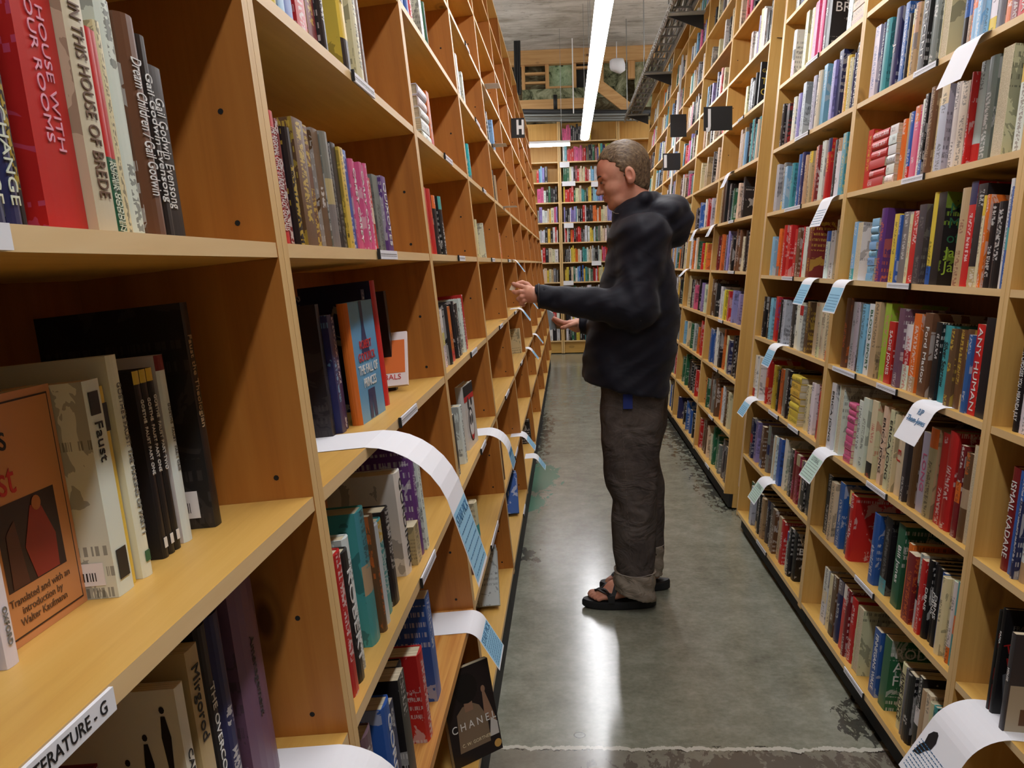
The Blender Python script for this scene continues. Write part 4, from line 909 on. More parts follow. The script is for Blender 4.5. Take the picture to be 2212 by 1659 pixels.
# stack of leaning pale books, bottom shelves
for i in range(3):
    mk(L, -.02 - .004*i, 2.86+.022*i, z4+.012+.004*i, .018, .13, .19, 'l', 'k', 'pale grey book leaning on the bottom shelf of the third left bookcase, %s of three' % ORD[i], tilt=-32, group='leaning pale books')
for i in range(4):
    mk(L, -.015 - .003*i, 3.98+.02*i, z4+.012, .012, .13, .2, 'b', 'w', 'dark blue book leaning on the bottom shelf of the fourth left bookcase, %s of four' % ORD[i], tilt=-35, group='leaning blue books')
# beyond the gap: covers turned to the aisle
def ebook(k, px0, px1, h, ck, tk, label, lines=(), **kw):
    Y0, Y1 = En.y_at(px0, -.015, K*k), En.y_at(px1, -.015, K*k); t = .03; Yc = max(Y0, Y1)-.02
    o = mk(En, -.012, Yc, K*k+ZSH, t, .16, h, ck, tk, label, group='covers turned to the aisle beyond the gap', **kw)
    return o

def ecov(k, Yc, t, h, ck, tk, label, lines, sz=.04, yoff=0):
    o = mk(En, -.012, Yc, K*k+ZSH, t, .16, h, ck, tk, label, plain=True, group='covers turned to the aisle beyond the gap')
    for i, (w_, c_, s2) in enumerate(lines): cover_text(o, w_, s2, c_, -.008, h*(.80-.24*i), t/2+.0006, 1, align='LEFT')
    return o
ecov(3, 5.06, .03, .235, 'k', 'y', 'black book with yellow capitals on its cover beyond the gap, high up', [('GARY', 'y', .026), ('THE', 'y', .05), ('C', 'y', .05)])
ecov(3, 5.16, .03, .2, 'k', 'w', 'plain black book left of the yellow-lettered cover', [])
ecov(4, 5.12, .03, .24, 'z', 'r', 'pale cover with thin pink lower-case letters beyond the gap', [('ama', 'r', .04), ('janow', 'r', .04)])
ecov(4, 5.22, .02, .22, 'v', 'w', 'lilac book beside the pale pink-lettered cover', [])
bk = empty('bookend', En.P(-.03, 4.90, K*4+ZSH), 'black metal bookend in front of the pale pink-lettered cover', 'bookend')
MB().box((-.12, -.0015, 0), (0, .0015, .14)).build('upright_plate', [M['cable']], bk); MB().box((-.12, .0018, 0), (0, .10, .0015)).build('foot_plate', [M['cable']], bk)
ecov(2, 5.30, .035, .2, 's', 'k', 'sky-blue book with brown cover end beyond the gap', [])
ecov(2, 5.12, .05, .24, 'e', 'w', 'thick teal book with a dark round shape on its cover', [])
ecov(2, 4.98, .03, .22, 'c', 'k', 'cream bordered book right of the thick teal book', [])
ecov(1, 5.86, .02, .24, 'B', 'k', 'thin brown book against the left end beyond the gap', [])
ecov(1, 5.78, .06, .27, 'k', 'd', 'very tall plain black book beside the jacket hood', [])

z3 = -3*K + ZSH
def y3(px): return Rn.y_at(px, -.012, z3)
ya = y3(2127)
o = mk(Rn, -.012, ya-.006, z3, .011, .15, .225, 'k', 'r', 'slim black book with red marks beside the low pillar, nearest right bookcase', plain=None)
o = mk(Rn, -.012, ya-.021, z3, .014, .15, .235, 'k', 'w', 'black book with a slanting red title panel on its cover, nearest right bookcase', plain=True); spine_text(o, 'KAFKA', .009, 'w', .17)
y = .0071
cover_text(o, 'FRANZ KAFKA', .014, 'g', -.02, .195, y+.0006, 1, align='LEFT'); cover_text(o, 'THE\nMET', .03, 'r', -.012, .13, y+.0006, 1, align='LEFT', rot=.25)
plate(o, 'grey_wing', [(-.14, .03), (-.02, .03), (-.012, .09), (-.05, .11), (-.10, .16), (-.14, .15)], y, flatmat('cover_grey', (112, 116, 122)), 1, .0004)
yb_ = y3(2168)
o = mk(Rn, .0, yb_-.009, z3+.0006, .016, .14, .21, 'd', 'w', 'dark book with a pale patterned lower cover standing on the big white sheet', plain=True)
plate(o, 'pale_lower_cover', rect(-.14, .0, -.004, .10), .0081, flatmat('cover_sand', (186, 172, 146)), 1, .0004); plate(o, 'brown_patch', rect(-.075, .015, -.03, .05), .0081, TM['B'], 1, .0007); spine_text(o, 'HOUSE', .009, 'w', .12)

# ------------------------------------------------------------------ the man: surfaces grown from blended rounded bones
def nets(fn, lo, hi, h):
    lo, hi = np.array(lo, float), np.array(hi, float); n = np.ceil((hi-lo)/h).astype(int)+1
    ax = [lo[i] + h*np.arange(n[i]) for i in range(3)]
    X, Y, Z = np.meshgrid(*ax, indexing='ij'); D = fn(X, Y, Z).astype(np.float32); S = D < 0
    nx, ny, nz = n; c = np.zeros((nx-1, ny-1, nz-1), int)
    for i in (0, 1):
        for j in (0, 1):
            for k in (0, 1): c += S[i:nx-1+i, j:ny-1+j, k:nz-1+k]
    act = (c > 0) & (c < 8); idx = -np.ones(act.shape, int); ijk = np.argwhere(act); idx[act] = np.arange(len(ijk))
    P = np.zeros((len(ijk), 3)); W_ = np.zeros(len(ijk)); I, J, Kk = ijk.T
    for a in range(3):
        for u in (0, 1):
            for v in (0, 1):
                o0 = [0, 0, 0]; b = [x for x in range(3) if x != a]; o0[b[0]], o0[b[1]] = u, v; o1 = list(o0); o1[a] = 1
                d0 = D[I+o0[0], J+o0[1], Kk+o0[2]]; d1 = D[I+o1[0], J+o1[1], Kk+o1[2]]; m = (d0 < 0) != (d1 < 0)
                t = np.where(m, d0/np.where(m, d0-d1, 1), 0); q = np.array(o0, float)[None].repeat(len(ijk), 0); q[:, a] += t
                P += q*m[:, None]; W_ += m
    V = lo + h*(ijk + P/W_[:, None]); F = []
    for a in range(3):
        b, c_ = [(1, 2), (2, 0), (0, 1)][a]
        sl0 = [slice(None)]*3; sl1 = [slice(None)]*3; sl0[a] = slice(0, n[a]-1); sl1[a] = slice(1, n[a])
        E_ = S[tuple(sl0)] != S[tuple(sl1)]; e = np.argwhere(E_); ok = (e[:, b] > 0) & (e[:, c_] > 0) & (e[:, b] < n[b]-1) & (e[:, c_] < n[c_]-1); e = e[ok]
        def at_(db, dc): q = e.copy(); q[:, b] -= db; q[:, c_] -= dc; return idx[q[:, 0], q[:, 1], q[:, 2]]
        quad = np.stack([at_(1, 1), at_(0, 1), at_(0, 0), at_(1, 0)], 1); flip = ~S[tuple(sl0)][tuple(e.T)]
        quad[flip] = quad[flip][:, ::-1]; F.append(quad)
    return V, np.concatenate(F)
def sm(a, b, k):
    h = np.clip(.5+.5*(b-a)/k, 0, 1); return b*(1-h)+a*h - k*h*(1-h)
def smx(a, b, k): return -sm(-a, -b, k)
def cap(X, Y, Z, p, q, r0, r1=None):
    r1 = r0 if r1 is None else r1; p, q = np.array(p, float), np.array(q, float); d = q-p; L2 = d@d
    t = np.clip(((X-p[0])*d[0]+(Y-p[1])*d[1]+(Z-p[2])*d[2])/L2, 0, 1)
    return np.sqrt((X-p[0]-t*d[0])**2+(Y-p[1]-t*d[1])**2+(Z-p[2]-t*d[2])**2) - (r0+(r1-r0)*t)
def ell(X, Y, Z, c, r):
    k0 = np.sqrt(((X-c[0])/r[0])**2+((Y-c[1])/r[1])**2+((Z-c[2])/r[2])**2); return (k0-1)*min(r)
def mesh_from(name, V, F, m, parent=None):
    me = bpy.data.meshes.new(name); me.from_pydata(V.tolist(), [], F.tolist()); me.materials.append(m)
    me.polygons.foreach_set('use_smooth', [True]*len(F)); me.update()
    o = bpy.data.objects.new(name, me); C.objects.link(o)
    if parent is not None: o.parent = parent
    return o
skin = mat('skin', (208, 140, 116), .55, .4); skin.node_tree.nodes['Principled BSDF'].inputs['Subsurface Weight'].default_value = .08
skin.node_tree.nodes['Principled BSDF'].inputs['Subsurface Radius'].default_value = (.02, .008, .004)
sn = noise(skin, mapped(skin, (1, 1, 1)), 14, 3, .6)
LK(skin, ramp(skin, sn, [(.3, (200, 130, 106)), (.6, (216, 156, 130)), (.8, (226, 174, 148))]), skin.node_tree.nodes['Principled BSDF'].inputs['Base Color'])
jk = mat('jacket_shell', (16, 16, 28), .66, .25); jb = jk.node_tree.nodes['Principled BSDF']
jn = noise(jk, mapped(jk, (4, 4, 7)), 1.3, 2, .45, 1.0); jn2 = noise(jk, mapped(jk, (1, 1, 1)), 1400, 1, .5)
bump(jk, math_(jk, 'ADD', jn, math_(jk, 'MULTIPLY', jn2, .01)), .55, .02); jb.inputs['Sheen Weight'].default_value = .08
tr = mat('washed_black_canvas', (62, 55, 52), .85, .2); tn = noise(tr, mapped(tr, (1, 1, 1)), 6, 6, .7, .5); tw = noise(tr, mapped(tr, (300, 300, 90)), 1, 2, .5)
LK(tr, ramp(tr, tn, [(.3, (62, 54, 52)), (.55, (86, 77, 72)), (.75, (108, 98, 92))]), tr.node_tree.nodes['Principled BSDF'].inputs['Base Color'])
bump(tr, math_(tr, 'ADD', noise(tr, mapped(tr, (5, 5, 7)), 1.6, 3, .5, 1.2), math_(tr, 'MULTIPLY', tw, .03)), .8, .03)
cuf = mat('turned_up_lining', (146, 134, 120), .9, .2); bump(cuf, noise(cuf, mapped(cuf, (9, 9, 14)), 1.6, 3, .5, 1), .8, .02)
rub = mat('sandal_black', (24, 24, 26), .6)
hairm = mat('short_brown_hair', (78, 62, 46), .55, .4); hn = noise(hairm, mapped(hairm, (60, 260, 90)), 1, 3, .6)
LK(hairm, ramp(hairm, hn, [(.3, (62, 48, 36)), (.5, (104, 84, 62)), (.75, (150, 128, 98))]), hairm.node_tree.nodes['Principled BSDF'].inputs['Base Color']); bump(hairm, hn, .8, .004)
YH, YN, YFt, YA, YB = 3.52, 3.42, 3.62, 3.29, 3.62      # head/torso, near leg, far leg, near arm, far arm planes
def W3(px, py, Y): v = at(px, py, Y); return (v.x, Y, v.z)
# ---- head
HC = Vector(W3(1348, 379, YH)); TL = math.radians(15)
def tohead(X, Y, Z):
    x, y, z = X-HC.x, Y-HC.y, Z-HC.z; c, s = math.cos(TL), math.sin(TL)
    return (x*c + z*s)/1.03, y/1.03, (z*c - x*s)/1.03
def headf(X, Y, Z):
    x, y, z = tohead(X, Y, Z); ay = np.abs(y)
    d = ell(x, y, z, (.006, 0, .036), (.097, .077, .090))
    d = sm(d, ell(x, y, z, (-.030, 0, -.045), (.062, .056, .066)), .03)
    d = sm(d, ell(x, y, z, (-.045, 0, .02), (.05, .062, .05)), .02)
    d = sm(d, cap(x, ay, z, (-.072, 0, -.098), (-.045, .028, -.088), .017, .02), .022)
    d = sm(d, ell(x, ay, z, (-.052, .036, -.032), (.032, .024, .026)), .015)
    d = sm(d, cap(x, ay, z, (-.088, .010, .012), (-.074, .046, .010), .0095, .009), .012)
    d = smx(d, -ell(x, ay, z, (-.096, .032, -.006), (.016, .016, .011)), .010)
    d = sm(d, ell(x, ay, z, (-.077, .032, -.006), (.0125, .0145, .0105)), .003)
    d = sm(d, cap(x, y, z, (-.090, 0, .002), (-.110, 0, -.036), .0070, .0105), .009)
    d = sm(d, ell(x, ay, z, (-.098, .0115, -.038), (.0105, .0085, .008)), .005)
    d = sm(d, cap(x, ay, z, (-.093, 0, -.0585), (-.083, .020, -.061), .0068, .0045), .006)
    d = sm(d, cap(x, ay, z, (-.091, 0, -.0700), (-.082, .018, -.067), .0078, .0050), .006)
    d = smx(d, -cap(x, ay, z, (-.100, 0, -.0640), (-.086, .024, -.063), .0022), .002)
    e = ell(x, ay, z, (.016, .080, -.010), (.019, .010, .031)); e = np.maximum(e, -ell(x, ay, z, (.012, .089, -.008), (.011, .0065, .018)))
    e = sm(e, ell(x, ay, z, (.010, .078, -.032), (.009, .006, .010)), .006)
    d = sm(d, e, .005)
    return sm(d, cap(x, y, z, (.016, 0, -.045), (.030, 0, -.18), .050, .056), .025)*1.0
Vh, Fh = nets(headf, (HC.x-.14, HC.y-.11, HC.z-.23), (HC.x+.16, HC.y+.11, HC.z+.15), .0032)
def hairf(X, Y, Z):
    x, y, z = tohead(X, Y, Z)
    w = .0010*np.sin(x*150+np.sin(y*90)*3 + z*60)*np.sin(y*310+z*40)
    d = sm(ell(x, y, z, (.008, 0, .037), (.1005, .0812, .0948)), ell(x, y, z, (.038, 0, -.028), (.054, .056, .066)), .02) + w
    ay = np.abs(y)
    hl = np.interp(z.ravel(), [-.07, -.045, 0, .03, .05, .075, .1, .13], [.050, .002, -.006, -.022, -.030, -.062, -.075, -.075]).reshape(z.shape)
    hl = hl - .035*np.clip((.035-ay)/.035, 0, 1)*np.clip((z-.05)/.03, 0, 1)
    d = smx(d, hl-x + .004*np.sin(z*300), .006)
    d = smx(d, (-.052-.046*np.clip((x-.03)/.05, 0, 1)) - z, .006)
    e = ell(x, ay, z, (.014, .084, -.010), (.021, .020, .032)); return np.maximum(d, -e)
Vr, Fr = nets(hairf, (HC.x-.13, HC.y-.11, HC.z-.13), (HC.x+.14, HC.y+.11, HC.z+.15), .0032)
# ---- hands
def hand_fn(wr, wdir, chains, palm, r=.0085):
    def f(X, Y, Z):
        d = cap(X, Y, Z, wr, wdir, .024, .026)
        for a, b, ra, rb in palm: d = sm(d, cap(X, Y, Z, a, b, ra, rb), .012)
        for ch in chains:
            e = None
            for i in range(len(ch)-1):
                s_ = cap(X, Y, Z, ch[i], ch[i+1], r*(1.1-.08*i)*ch_scale[len(ch_scale)-1 if False else 0], r*(1.02-.1*i)); e = s_ if e is None else sm(e, s_, .003)
            d = sm(d, e, .0045)
        return d
    return f
ch_scale = [1.0]
def H(px, py, dy=0): return W3(px, py, YA+dy)
wr, k0 = H(1166, 641), H(1152, 637)
chainsL = [[H(1139, 623, .0), H(1127, 619, .004), H(1116, 616, .006), H(1109, 613, .006)],
           [H(1137, 631, -.006), H(1124, 630, -.010), H(1115, 632, -.004), H(1109, 630, .004)],
           [H(1138, 639, -.006), H(1126, 641, -.012), H(1120, 646, -.004), H(1124, 651, .004)],
           [H(1141, 646, -.002), H(1131, 650, -.008), H(1126, 656, .0), H(1131, 659, .006)],
           [H(1151, 626, .022), H(1139, 614, .034), H(1128, 610, .030), H(1118, 612, .018)]]
palmL = [(k0, H(1140, 624, .0), .024, .0135), (k0, H(1139, 632, -.004), .025, .0145), (k0, H(1140, 640, -.004), .025, .014), (k0, H(1143, 646, 0), .024, .012), (k0, H(1150, 628, .018), .02, .013)]
hL = hand_fn(wr, k0, chainsL, palmL, .0088)
c = Vector(H(1138, 634)); VL, FL = nets(hL, (c.x-.075, c.y-.06, c.z-.07), (c.x+.07, c.y+.07, c.z+.07), .0022)
def H2(px, py, dy=0): return W3(px, py, YB+dy)
wr2, k2 = H2(1262, 702), H2(1246, 703)
chainsR = [[H2(1230, 698, -.024), H2(1217, 697, -.03), H2(1205, 692, -.026), H2(1197, 687, -.02)],
           [H2(1229, 700, -.008), H2(1215, 701, -.012), H2(1203, 697, -.008), H2(1195, 690, -.004)],
           [H2(1230, 702, .008), H2(1217, 704, .008), H2(1206, 701, .008), H2(1199, 694, .01)],
           [H2(1232, 703, .024), H2(1221, 706, .026), H2(1212, 704, .026), H2(1207, 698, .024)],
           [H2(1243, 699, -.036), H2(1230, 703, -.05), H2(1220, 707, -.05), H2(1214, 708, -.044)]]
palmR = [(k2, H2(1231, 698, -.02), .022, .013), (k2, H2(1230, 700, -.006), .022, .014), (k2, H2(1231, 702, .008), .022, .014), (k2, H2(1233, 703, .022), .021, .012), (k2, H2(1242, 700, -.03), .019, .012)]
hR = hand_fn(wr2, k2, chainsR, palmR, .009)
c = Vector(H2(1228, 700)); VR, FR = nets(hR, (c.x-.075, c.y-.085, c.z-.06), (c.x+.075, c.y+.06, c.z+.06), .0024)
# ---- feet in local frame: toes towards -x, sole at z = .034
def footf(X, Y, Z):      # Y>0 is the big-toe side here
    d = cap(X, Y, Z, (.085, 0, .040), (-.02, .004, .040), .030, .034)
    d = np.maximum(d, 0.006-Z); d = sm(d, ell(X, Y, Z, (-.045, .002, .020), (.05, .043, .022)), .02)
    d = sm(d, cap(X, Y, Z, (.06, 0, .09), (-.03, .006, .035), .030, .018), .03); d = sm(d, cap(X, Y, Z, (.07, 0, .06), (.065, 0, .20), .036, .042), .02)
    for i, (y, x1, r) in enumerate([(.030, -.122, .0125), (.010, -.118, .0095), (-.006, -.110, .009), (-.021, -.100, .0085), (-.034, -.088, .0085)]):
        d = sm(d, cap(X, Y, Z, (-.065+i*.004, y*.95, .020), (x1+.012, y, .011+r*.4), r*1.05, r), .004); d = sm(d, ell(X, Y, Z, (x1+.006, y, .010), (.011, r, r*.9)), .003)
    return smx(d, -Z, .003)
Vf, Ff = nets(footf, (-.14, -.06, -.006), (.13, .06, .15), .0032)
foots = []
for (hx, hy, ty, Y, flip) in ((1406, 1308, 0, YN, 1), (1436, 1270, 0, YFt, -1)):
    heel = at(hx, hy, Y).x; S_ = 1.0 if Y == YN else .98
    foots.append((heel - .128, Y, flip))
# near foot is his left: its little toe faces the camera, so big-toe side is +Y
def place(V, x, y, z, fy=1): W_ = V.copy(); W_[:, 1] *= fy; return W_ + np.array([x, y, z])
# ---- hidden body inside the clothes
def bodyf(X, Y, Z):
    d = ell(X, Y, Z, (.285, YH, 1.33), (.10, .17, .24)); d = sm(d, ell(X, Y, Z, (.27, YH, 1.02), (.11, .16, .18)), .06)
    a = W3(1385, 505, YH-.16); b = W3(1378, 660, YA+.03); c_ = W3(1180, 641, YA)
    d = sm(d, cap(X, Y, Z, a, b, .05, .042), .03); d = sm(d, cap(X, Y, Z, b, c_, .04, .024), .02)
    a = W3(1385, 505, YH+.16); b = W3(1375, 665, YB+.05); c_ = W3(1262, 702, YB)
    d = sm(d, cap(X, Y, Z, a, b, .05, .042), .03); d = sm(d, cap(X, Y, Z, b, c_, .04, .024), .02)
    for Y_, xs in ((YN, (1366, 1368, 1372)), (YFt, (1384, 1388, 1392))):
        a, b, c_ = W3(xs[0], 850, Y_), W3(xs[1], 1060, Y_), W3(xs[2], 1215, Y_)
        d = sm(d, cap(X, Y, Z, a, b, .072, .052), .03); d = sm(d, cap(X, Y, Z, b, c_, .05, .036), .02)
    return d
Vb, Fb = nets(bodyf, (-.16, 3.15, .08), (.48, 3.85, 1.60), .014)
Vs, Fs = [Vh], [Fh]; n = len(Vh)
for V_a, F_a in ((VL, FL), (VR, FR), (place(Vf, foots[0][0], foots[0][1], .0345, 1), Ff), (place(Vf, foots[1][0], foots[1][1], .0345, -1), Ff[:, ::-1]), (Vb, Fb)):
    Vs.append(V_a); Fs.append(F_a + n); n += len(V_a)
man = mesh_from('person', np.concatenate(Vs), np.concatenate(Fs), skin)
tag(man, 'man in a black hooded jacket, dark turned-up trousers and sandals, reaching into the left shelves', 'person')
mesh_from('hair', Vr, Fr, hairm, man)
def hp(x, y, z):
    x, y, z = x*1.03, y*1.03, z*1.03; c_, s_ = math.cos(TL), math.sin(TL); return Vector((HC.x + x*c_ - z*s_, HC.y + y, HC.z + z*c_ + x*s_))
eyew = mat('eye_white', (150, 130, 120), .3); iris = mat('eye_iris', (50, 44, 40), .2); brow = flatmat('eyebrow_brown', (70, 50, 38), .8); stub = flatmat('stubble', (140, 92, 76), .8)
for s_ in (-1, 1):
    mb = MB(); mb.tube([hp(-.0875, s_*.040, -.0065), hp(-.0915, s_*.032, -.0055), hp(-.0905, s_*.024, -.0065)], [.0016, .0034, .0016], 8); mb.build('eye', [eyew], man, smooth=True)
    MB().tube([hp(-.0925, s_*.034, -.006), hp(-.0952, s_*.032, -.006)], [.0032, .0022], 8).build('iris', [iris], man, smooth=True)
    MB().tube([hp(-.0985, s_*.014, .017), hp(-.0945, s_*.03, .0215), hp(-.080, s_*.050, .0165)], [.0028, .004, .002], 6).build('eyebrow', [brow], man, smooth=True)
    MB().tube([hp(-.0885, s_*.045, -.0035), hp(-.0935, s_*.033, .0005), hp(-.0935, s_*.021, -.003)], [.0009, .0015, .0009], 5).build('eyelashes', [brow], man, smooth=True)
# ---- jacket
zp = [at(1300, y, YH).z for y in (470, 500, 540, 600, 650, 700, 760, 815, 860)]
fr_ = [at(x, 600, YH).x for x in (1338, 1326, 1314, 1300, 1286, 1268, 1258, 1254, 1254)]
bk_ = [at(x, 600, YH).x for x in (1412, 1432, 1444, 1458, 1464, 1466, 1458, 1446, 1438)]
ry_ = [.13, .19, .205, .205, .205, .21, .215, .225, .225]
def jacketf(X, Y, Z):
    zz = zp[::-1]; f = np.interp(Z, zz, fr_[::-1]); b = np.interp(Z, zz, bk_[::-1]); ry = np.interp(Z, zz, ry_[::-1]); cx, rx = (f+b)/2, (b-f)/2
    u = np.abs((X-cx)/rx); v = np.abs((Y-YH)/ry); d = ((u**2.5+v**2.5)**(1/2.5)-1)*np.minimum(rx, ry)*.9
    d = smx(d, Z-at(1300, 474, YH).z, .05)
    hem = at(1255, 817, YH).z - .20*(X-at(1255, 817, YH).x); d = smx(d, hem-Z, .006)
    # near sleeve with rumples at the elbow and along the forearm
    a, b_, c_ = W3(1392, 508, YH-.15), W3(1372, 668, YA+.01), W3(1160, 640, YA)
    s1 = cap(X, Y, Z, a, b_, .082, .074); s2 = cap(X, Y, Z, b_, c_, .074, .043)
    s = sm(s1, s2, .045) + .0035*np.sin((X*38+Z*30)) * np.clip((X-.0)/.3, 0, 1) + .0014*np.sin(X*90+Z*40)*np.clip((X+.05)/.2, 0, 1)
    for x0, z0, x1, z1, dy in ((1292, 590, 1362, 566, -.078), (1300, 556, 1352, 536, -.08), (1286, 622, 1340, 612, -.076), (1330, 500, 1372, 486, -.075), (1196, 652, 1204, 622, -.05), (1290, 650, 1312, 690, -.078)):
        s = smx(s, -cap(X, Y, Z, W3(x0, z0, YA+dy), W3(x1, z1, YA+dy), .010, .006), .022)
    end = (X-c_[0])*.985 - (Z-c_[2])*-.17; s = np.maximum(s, -end); s = np.maximum(s, -(cap(X, Y, Z, (c_[0]+.012, c_[1], c_[2]), (c_[0]-.05, c_[1], c_[2]+.002), .034)))
    d = sm(d, s, .022)
    a, b_, c_ = W3(1392, 508, YH+.15), W3(1368, 675, YB+.06), W3(1252, 701, YB)
    s = sm(cap(X, Y, Z, a, b_, .082, .074), cap(X, Y, Z, b_, c_, .072, .042), .045); s = np.maximum(s, c_[0]-X); d = sm(d, s, .022)
    # shoulder yoke, collar, hood
    d = sm(d, ell(X, Y, Z, W3(1385, 505, YH), (.115, .215, .065)), .05)
    cc = W3(1378, 462, YH); d = sm(d, ell(X, Y, Z, cc, (.098, .10, .072)), .02)
    d = sm(d, cap(X, np.abs(Y-YH), Z, (at(1338, 466, YH).x, .030, at(1338, 466, YH).z), (at(1390, 434, YH).x, .068, at(1390, 434, YH).z), .026, .030), .015)
    d = sm(d, cap(X, np.abs(Y-YH), Z, (at(1390, 434, YH).x, .066, at(1390, 434, YH).z), (at(1412, 430, YH).x, .0, at(1412, 430, YH).z), .030, .030), .015)
    hc = W3(1440, 470, YH); hd = ell(X, Y, Z, hc, (.100, .15, .092)); hd = sm(hd, ell(X, Y, Z, W3(1458, 500, YH), (.06, .10, .065)), .03)
    hd = hd + .004*np.sin(X*45-Z*60) + .003*np.sin(Y*50+X*30)
    hd = smx(hd, -cap(X, np.abs(Y-YH), Z, (at(1428, 416, YH).x, 0, at(1428, 412, YH).z), (at(1462, 418, YH).x, .09, at(1462, 420, YH).z), .014), .012)
    d = sm(d, hd, .012)
    # the crease between hood and shoulders, neck opening
    d = d + .0030*np.sin(Z*34 + X*22 + np.sin(Y*18)*2)*np.clip((1.45-Z)/.3, 0, 1) + .0016*np.sin(Z*95 - X*60)
    return d
Vj, Fj = nets(jacketf, (-.17, 3.13, .84), (.56, 3.88, 1.70), .0075)
jack = mesh_from('jacket', Vj, Fj, jk, man)
MB().tube([W3(1322, 457, YH-.035), W3(1330, 461, YH-.055), W3(1350, 462, YH-.085)], .0012, 5).build('collar_zip', [M['metal']], jack)
def sleeve_ring(): 
    c_ = Vector(W3(1162, 640, YA)); pts = []
    for i in range(17):
        t = 2*math.pi*i/16; pts.append(c_ + Vector((.17*.043*math.sin(t)*-1*0+.004, .0445*math.cos(t), .0445*math.sin(t))))
    return pts
MB().tube(sleeve_ring(), .004, 6, cap=False).build('cuff_binding', [rub], jack, smooth=True)
p = W3(1384, 685, YA-.075+.02); MB().tube([p, (p[0], p[1]-.004, p[2]-.014)], .0016, 5).build('zip_pull', [M['metal']], jack)
# ---- trousers
def legf(X, Y, Z, Y_, rows, ry):
    zs = [at(1360, y, Y_).z for y, _, _ in rows][::-1]; lf = [at(a, y, Y_).x for y, a, _ in rows][::-1]; rt = [at(b, y, Y_).x for y, _, b in rows][::-1]
    f, b = np.interp(Z, zs, lf), np.interp(Z, zs, rt); cx, rx = (f+b)/2, (b-f)/2
    u, v = np.abs((X-cx)/rx), np.abs((Y-Y_)/ry); return ((u**2.3+v**2.3)**(1/2.3)-1)*np.minimum(rx, ry)*.9
nearrows = [(815, 1296, 1432), (860, 1297, 1436), (900, 1297, 1434), (950, 1299, 1426), (1010, 1303, 1420), (1050, 1310, 1420), (1080, 1323, 1420), (1110, 1322, 1419), (1150, 1321, 1417), (1190, 1324, 1416), (1228, 1331, 1414), (1270, 1331, 1411), (1290, 1331, 1410)]
farrows = [(815, 1300, 1440), (860, 1304, 1442), (910, 1320, 1441), (940, 1330, 1434), (980, 1335, 1423), (1040, 1338, 1434), (1100, 1345, 1436), (1150, 1348, 1434), (1200, 1350, 1433), (1250, 1352, 1432), (1262, 1352, 1431)]
def trf(X, Y, Z):
    d = sm(legf(X, Y, Z, YN, nearrows, .085), legf(X, Y, Z, YFt, farrows, .085), .02)
    d = sm(d, ell(X, Y, Z, (at(1366, 830, YH).x, YH, .93), (.125, .165, .10)), .03)
    d = d + .0012*np.sin(Z*46+X*40) + .0012*np.sin(X*70-Z*24+Y*30)
    # creases behind the knee and under the seat pocket
    for x0, z0, x1, z1 in ((1330, 1085, 1418, 1112), (1352, 920, 1412, 1020), (1340, 1040, 1365, 1085)):
        d = smx(d, -cap(X, Y, Z, W3(x0, z0, YN-.09), W3(x1, z1, YN-.088), .008), .012)
    return np.maximum(d, at(1360, 1240, YN).z - Z - (Y-YN)*.0) if False else smx(d, .118 + np.where(Y > (YN+YFt)/2, .045, 0) - Z, .004)
Vt, Ft = nets(trf, (.06, 3.30, .09), (.46, 3.74, 1.06), .0075)
tro = mesh_from('trousers', Vt, Ft, tr, man)
tag_ = MB().box((-.018, -.003, -.045), (.018, .0, .012)).build('blue_pocket_tag', [flatmat('blue_cloth', (34, 52, 128), .8)], tro); q = W3(1356, 858, YN-.093); tag_.matrix_world = Matrix.Translation(q); tag_.parent = tro
thread = flatmat('pale_stitching', (110, 98, 90), .9)
mb = MB()
for i in range(36):
    y = 880 + i*9; x = 1342 + 20*i/36; a, b = W3(x, y, YN-.0865), W3(x+.3, y+5, YN-.0865); mb.bar(a, b, .0012, .0012)
mb.build('side_seam_stitching', [thread], tro)
def cufff(Y_, x0, x1, ztop, zf, zb):
    cx, rx = (at(x0, 1250, Y_).x+at(x1, 1250, Y_).x)/2, (at(x1, 1250, Y_).x-at(x0, 1250, Y_).x)/2
    def f(X, Y, Z):
        w = 1+.05*np.clip((ztop-Z)/.1, 0, 1.3); u, v = np.abs((X-cx+.006*(ztop-Z)/.1)/(rx*w)), np.abs((Y-Y_)/(.089*w)); d = ((u**2.3+v**2.3)**(1/2.3)-1)*.075
        d = d + .0028*np.sin(Z*90+X*45+Y*20) + .0018*np.sin(X*120+Z*60)
        inner = ((np.abs((X-cx)/(rx*.9))**2.3+np.abs((Y-Y_)/.078)**2.3)**(1/2.3)-1)*.075
        d = np.maximum(d, Z-ztop-.003*np.sin(X*40)); t = (X-cx+rx)/(2*rx); d = np.maximum(d, zf+(zb-zf)*t-Z); return np.maximum(d, -np.maximum(inner, Z-.125))
    return f
for Y_, x0, x1, zt_, zf_, zb_ in ((YN, 1327, 1416, .158, .085, .034), (YFt, 1350, 1434, .205, .11, .07)):
    f = cufff(Y_, x0, x1, zt_, zf_, zb_); c_ = at((x0+x1)/2, 1250, Y_)
    V_, F_ = nets(f, (c_.x-.12, Y_-.12, .02), (c_.x+.12, Y_+.12, .24), .0055); mesh_from('turned_up_cuff', V_, F_, cuf, tro)
    rim = []
    for i in range(33):
        t = 2*math.pi*i/32; cs, sn_ = math.cos(t), math.sin(t); rx = (at(x1, 1250, Y_).x-at(x0, 1250, Y_).x)/2
        rim.append((c_.x + rx*math.copysign(abs(cs)**.87, cs)*1.005, Y_ + .0895*math.copysign(abs(sn_)**.87, sn_), zt_+.001+.002*math.sin(t*5)))
    MB().tube(rim, .0014, 5, cap=False).build('frayed_edge', [flatmat('frayed_white', (170, 160, 150), .9)], tro)
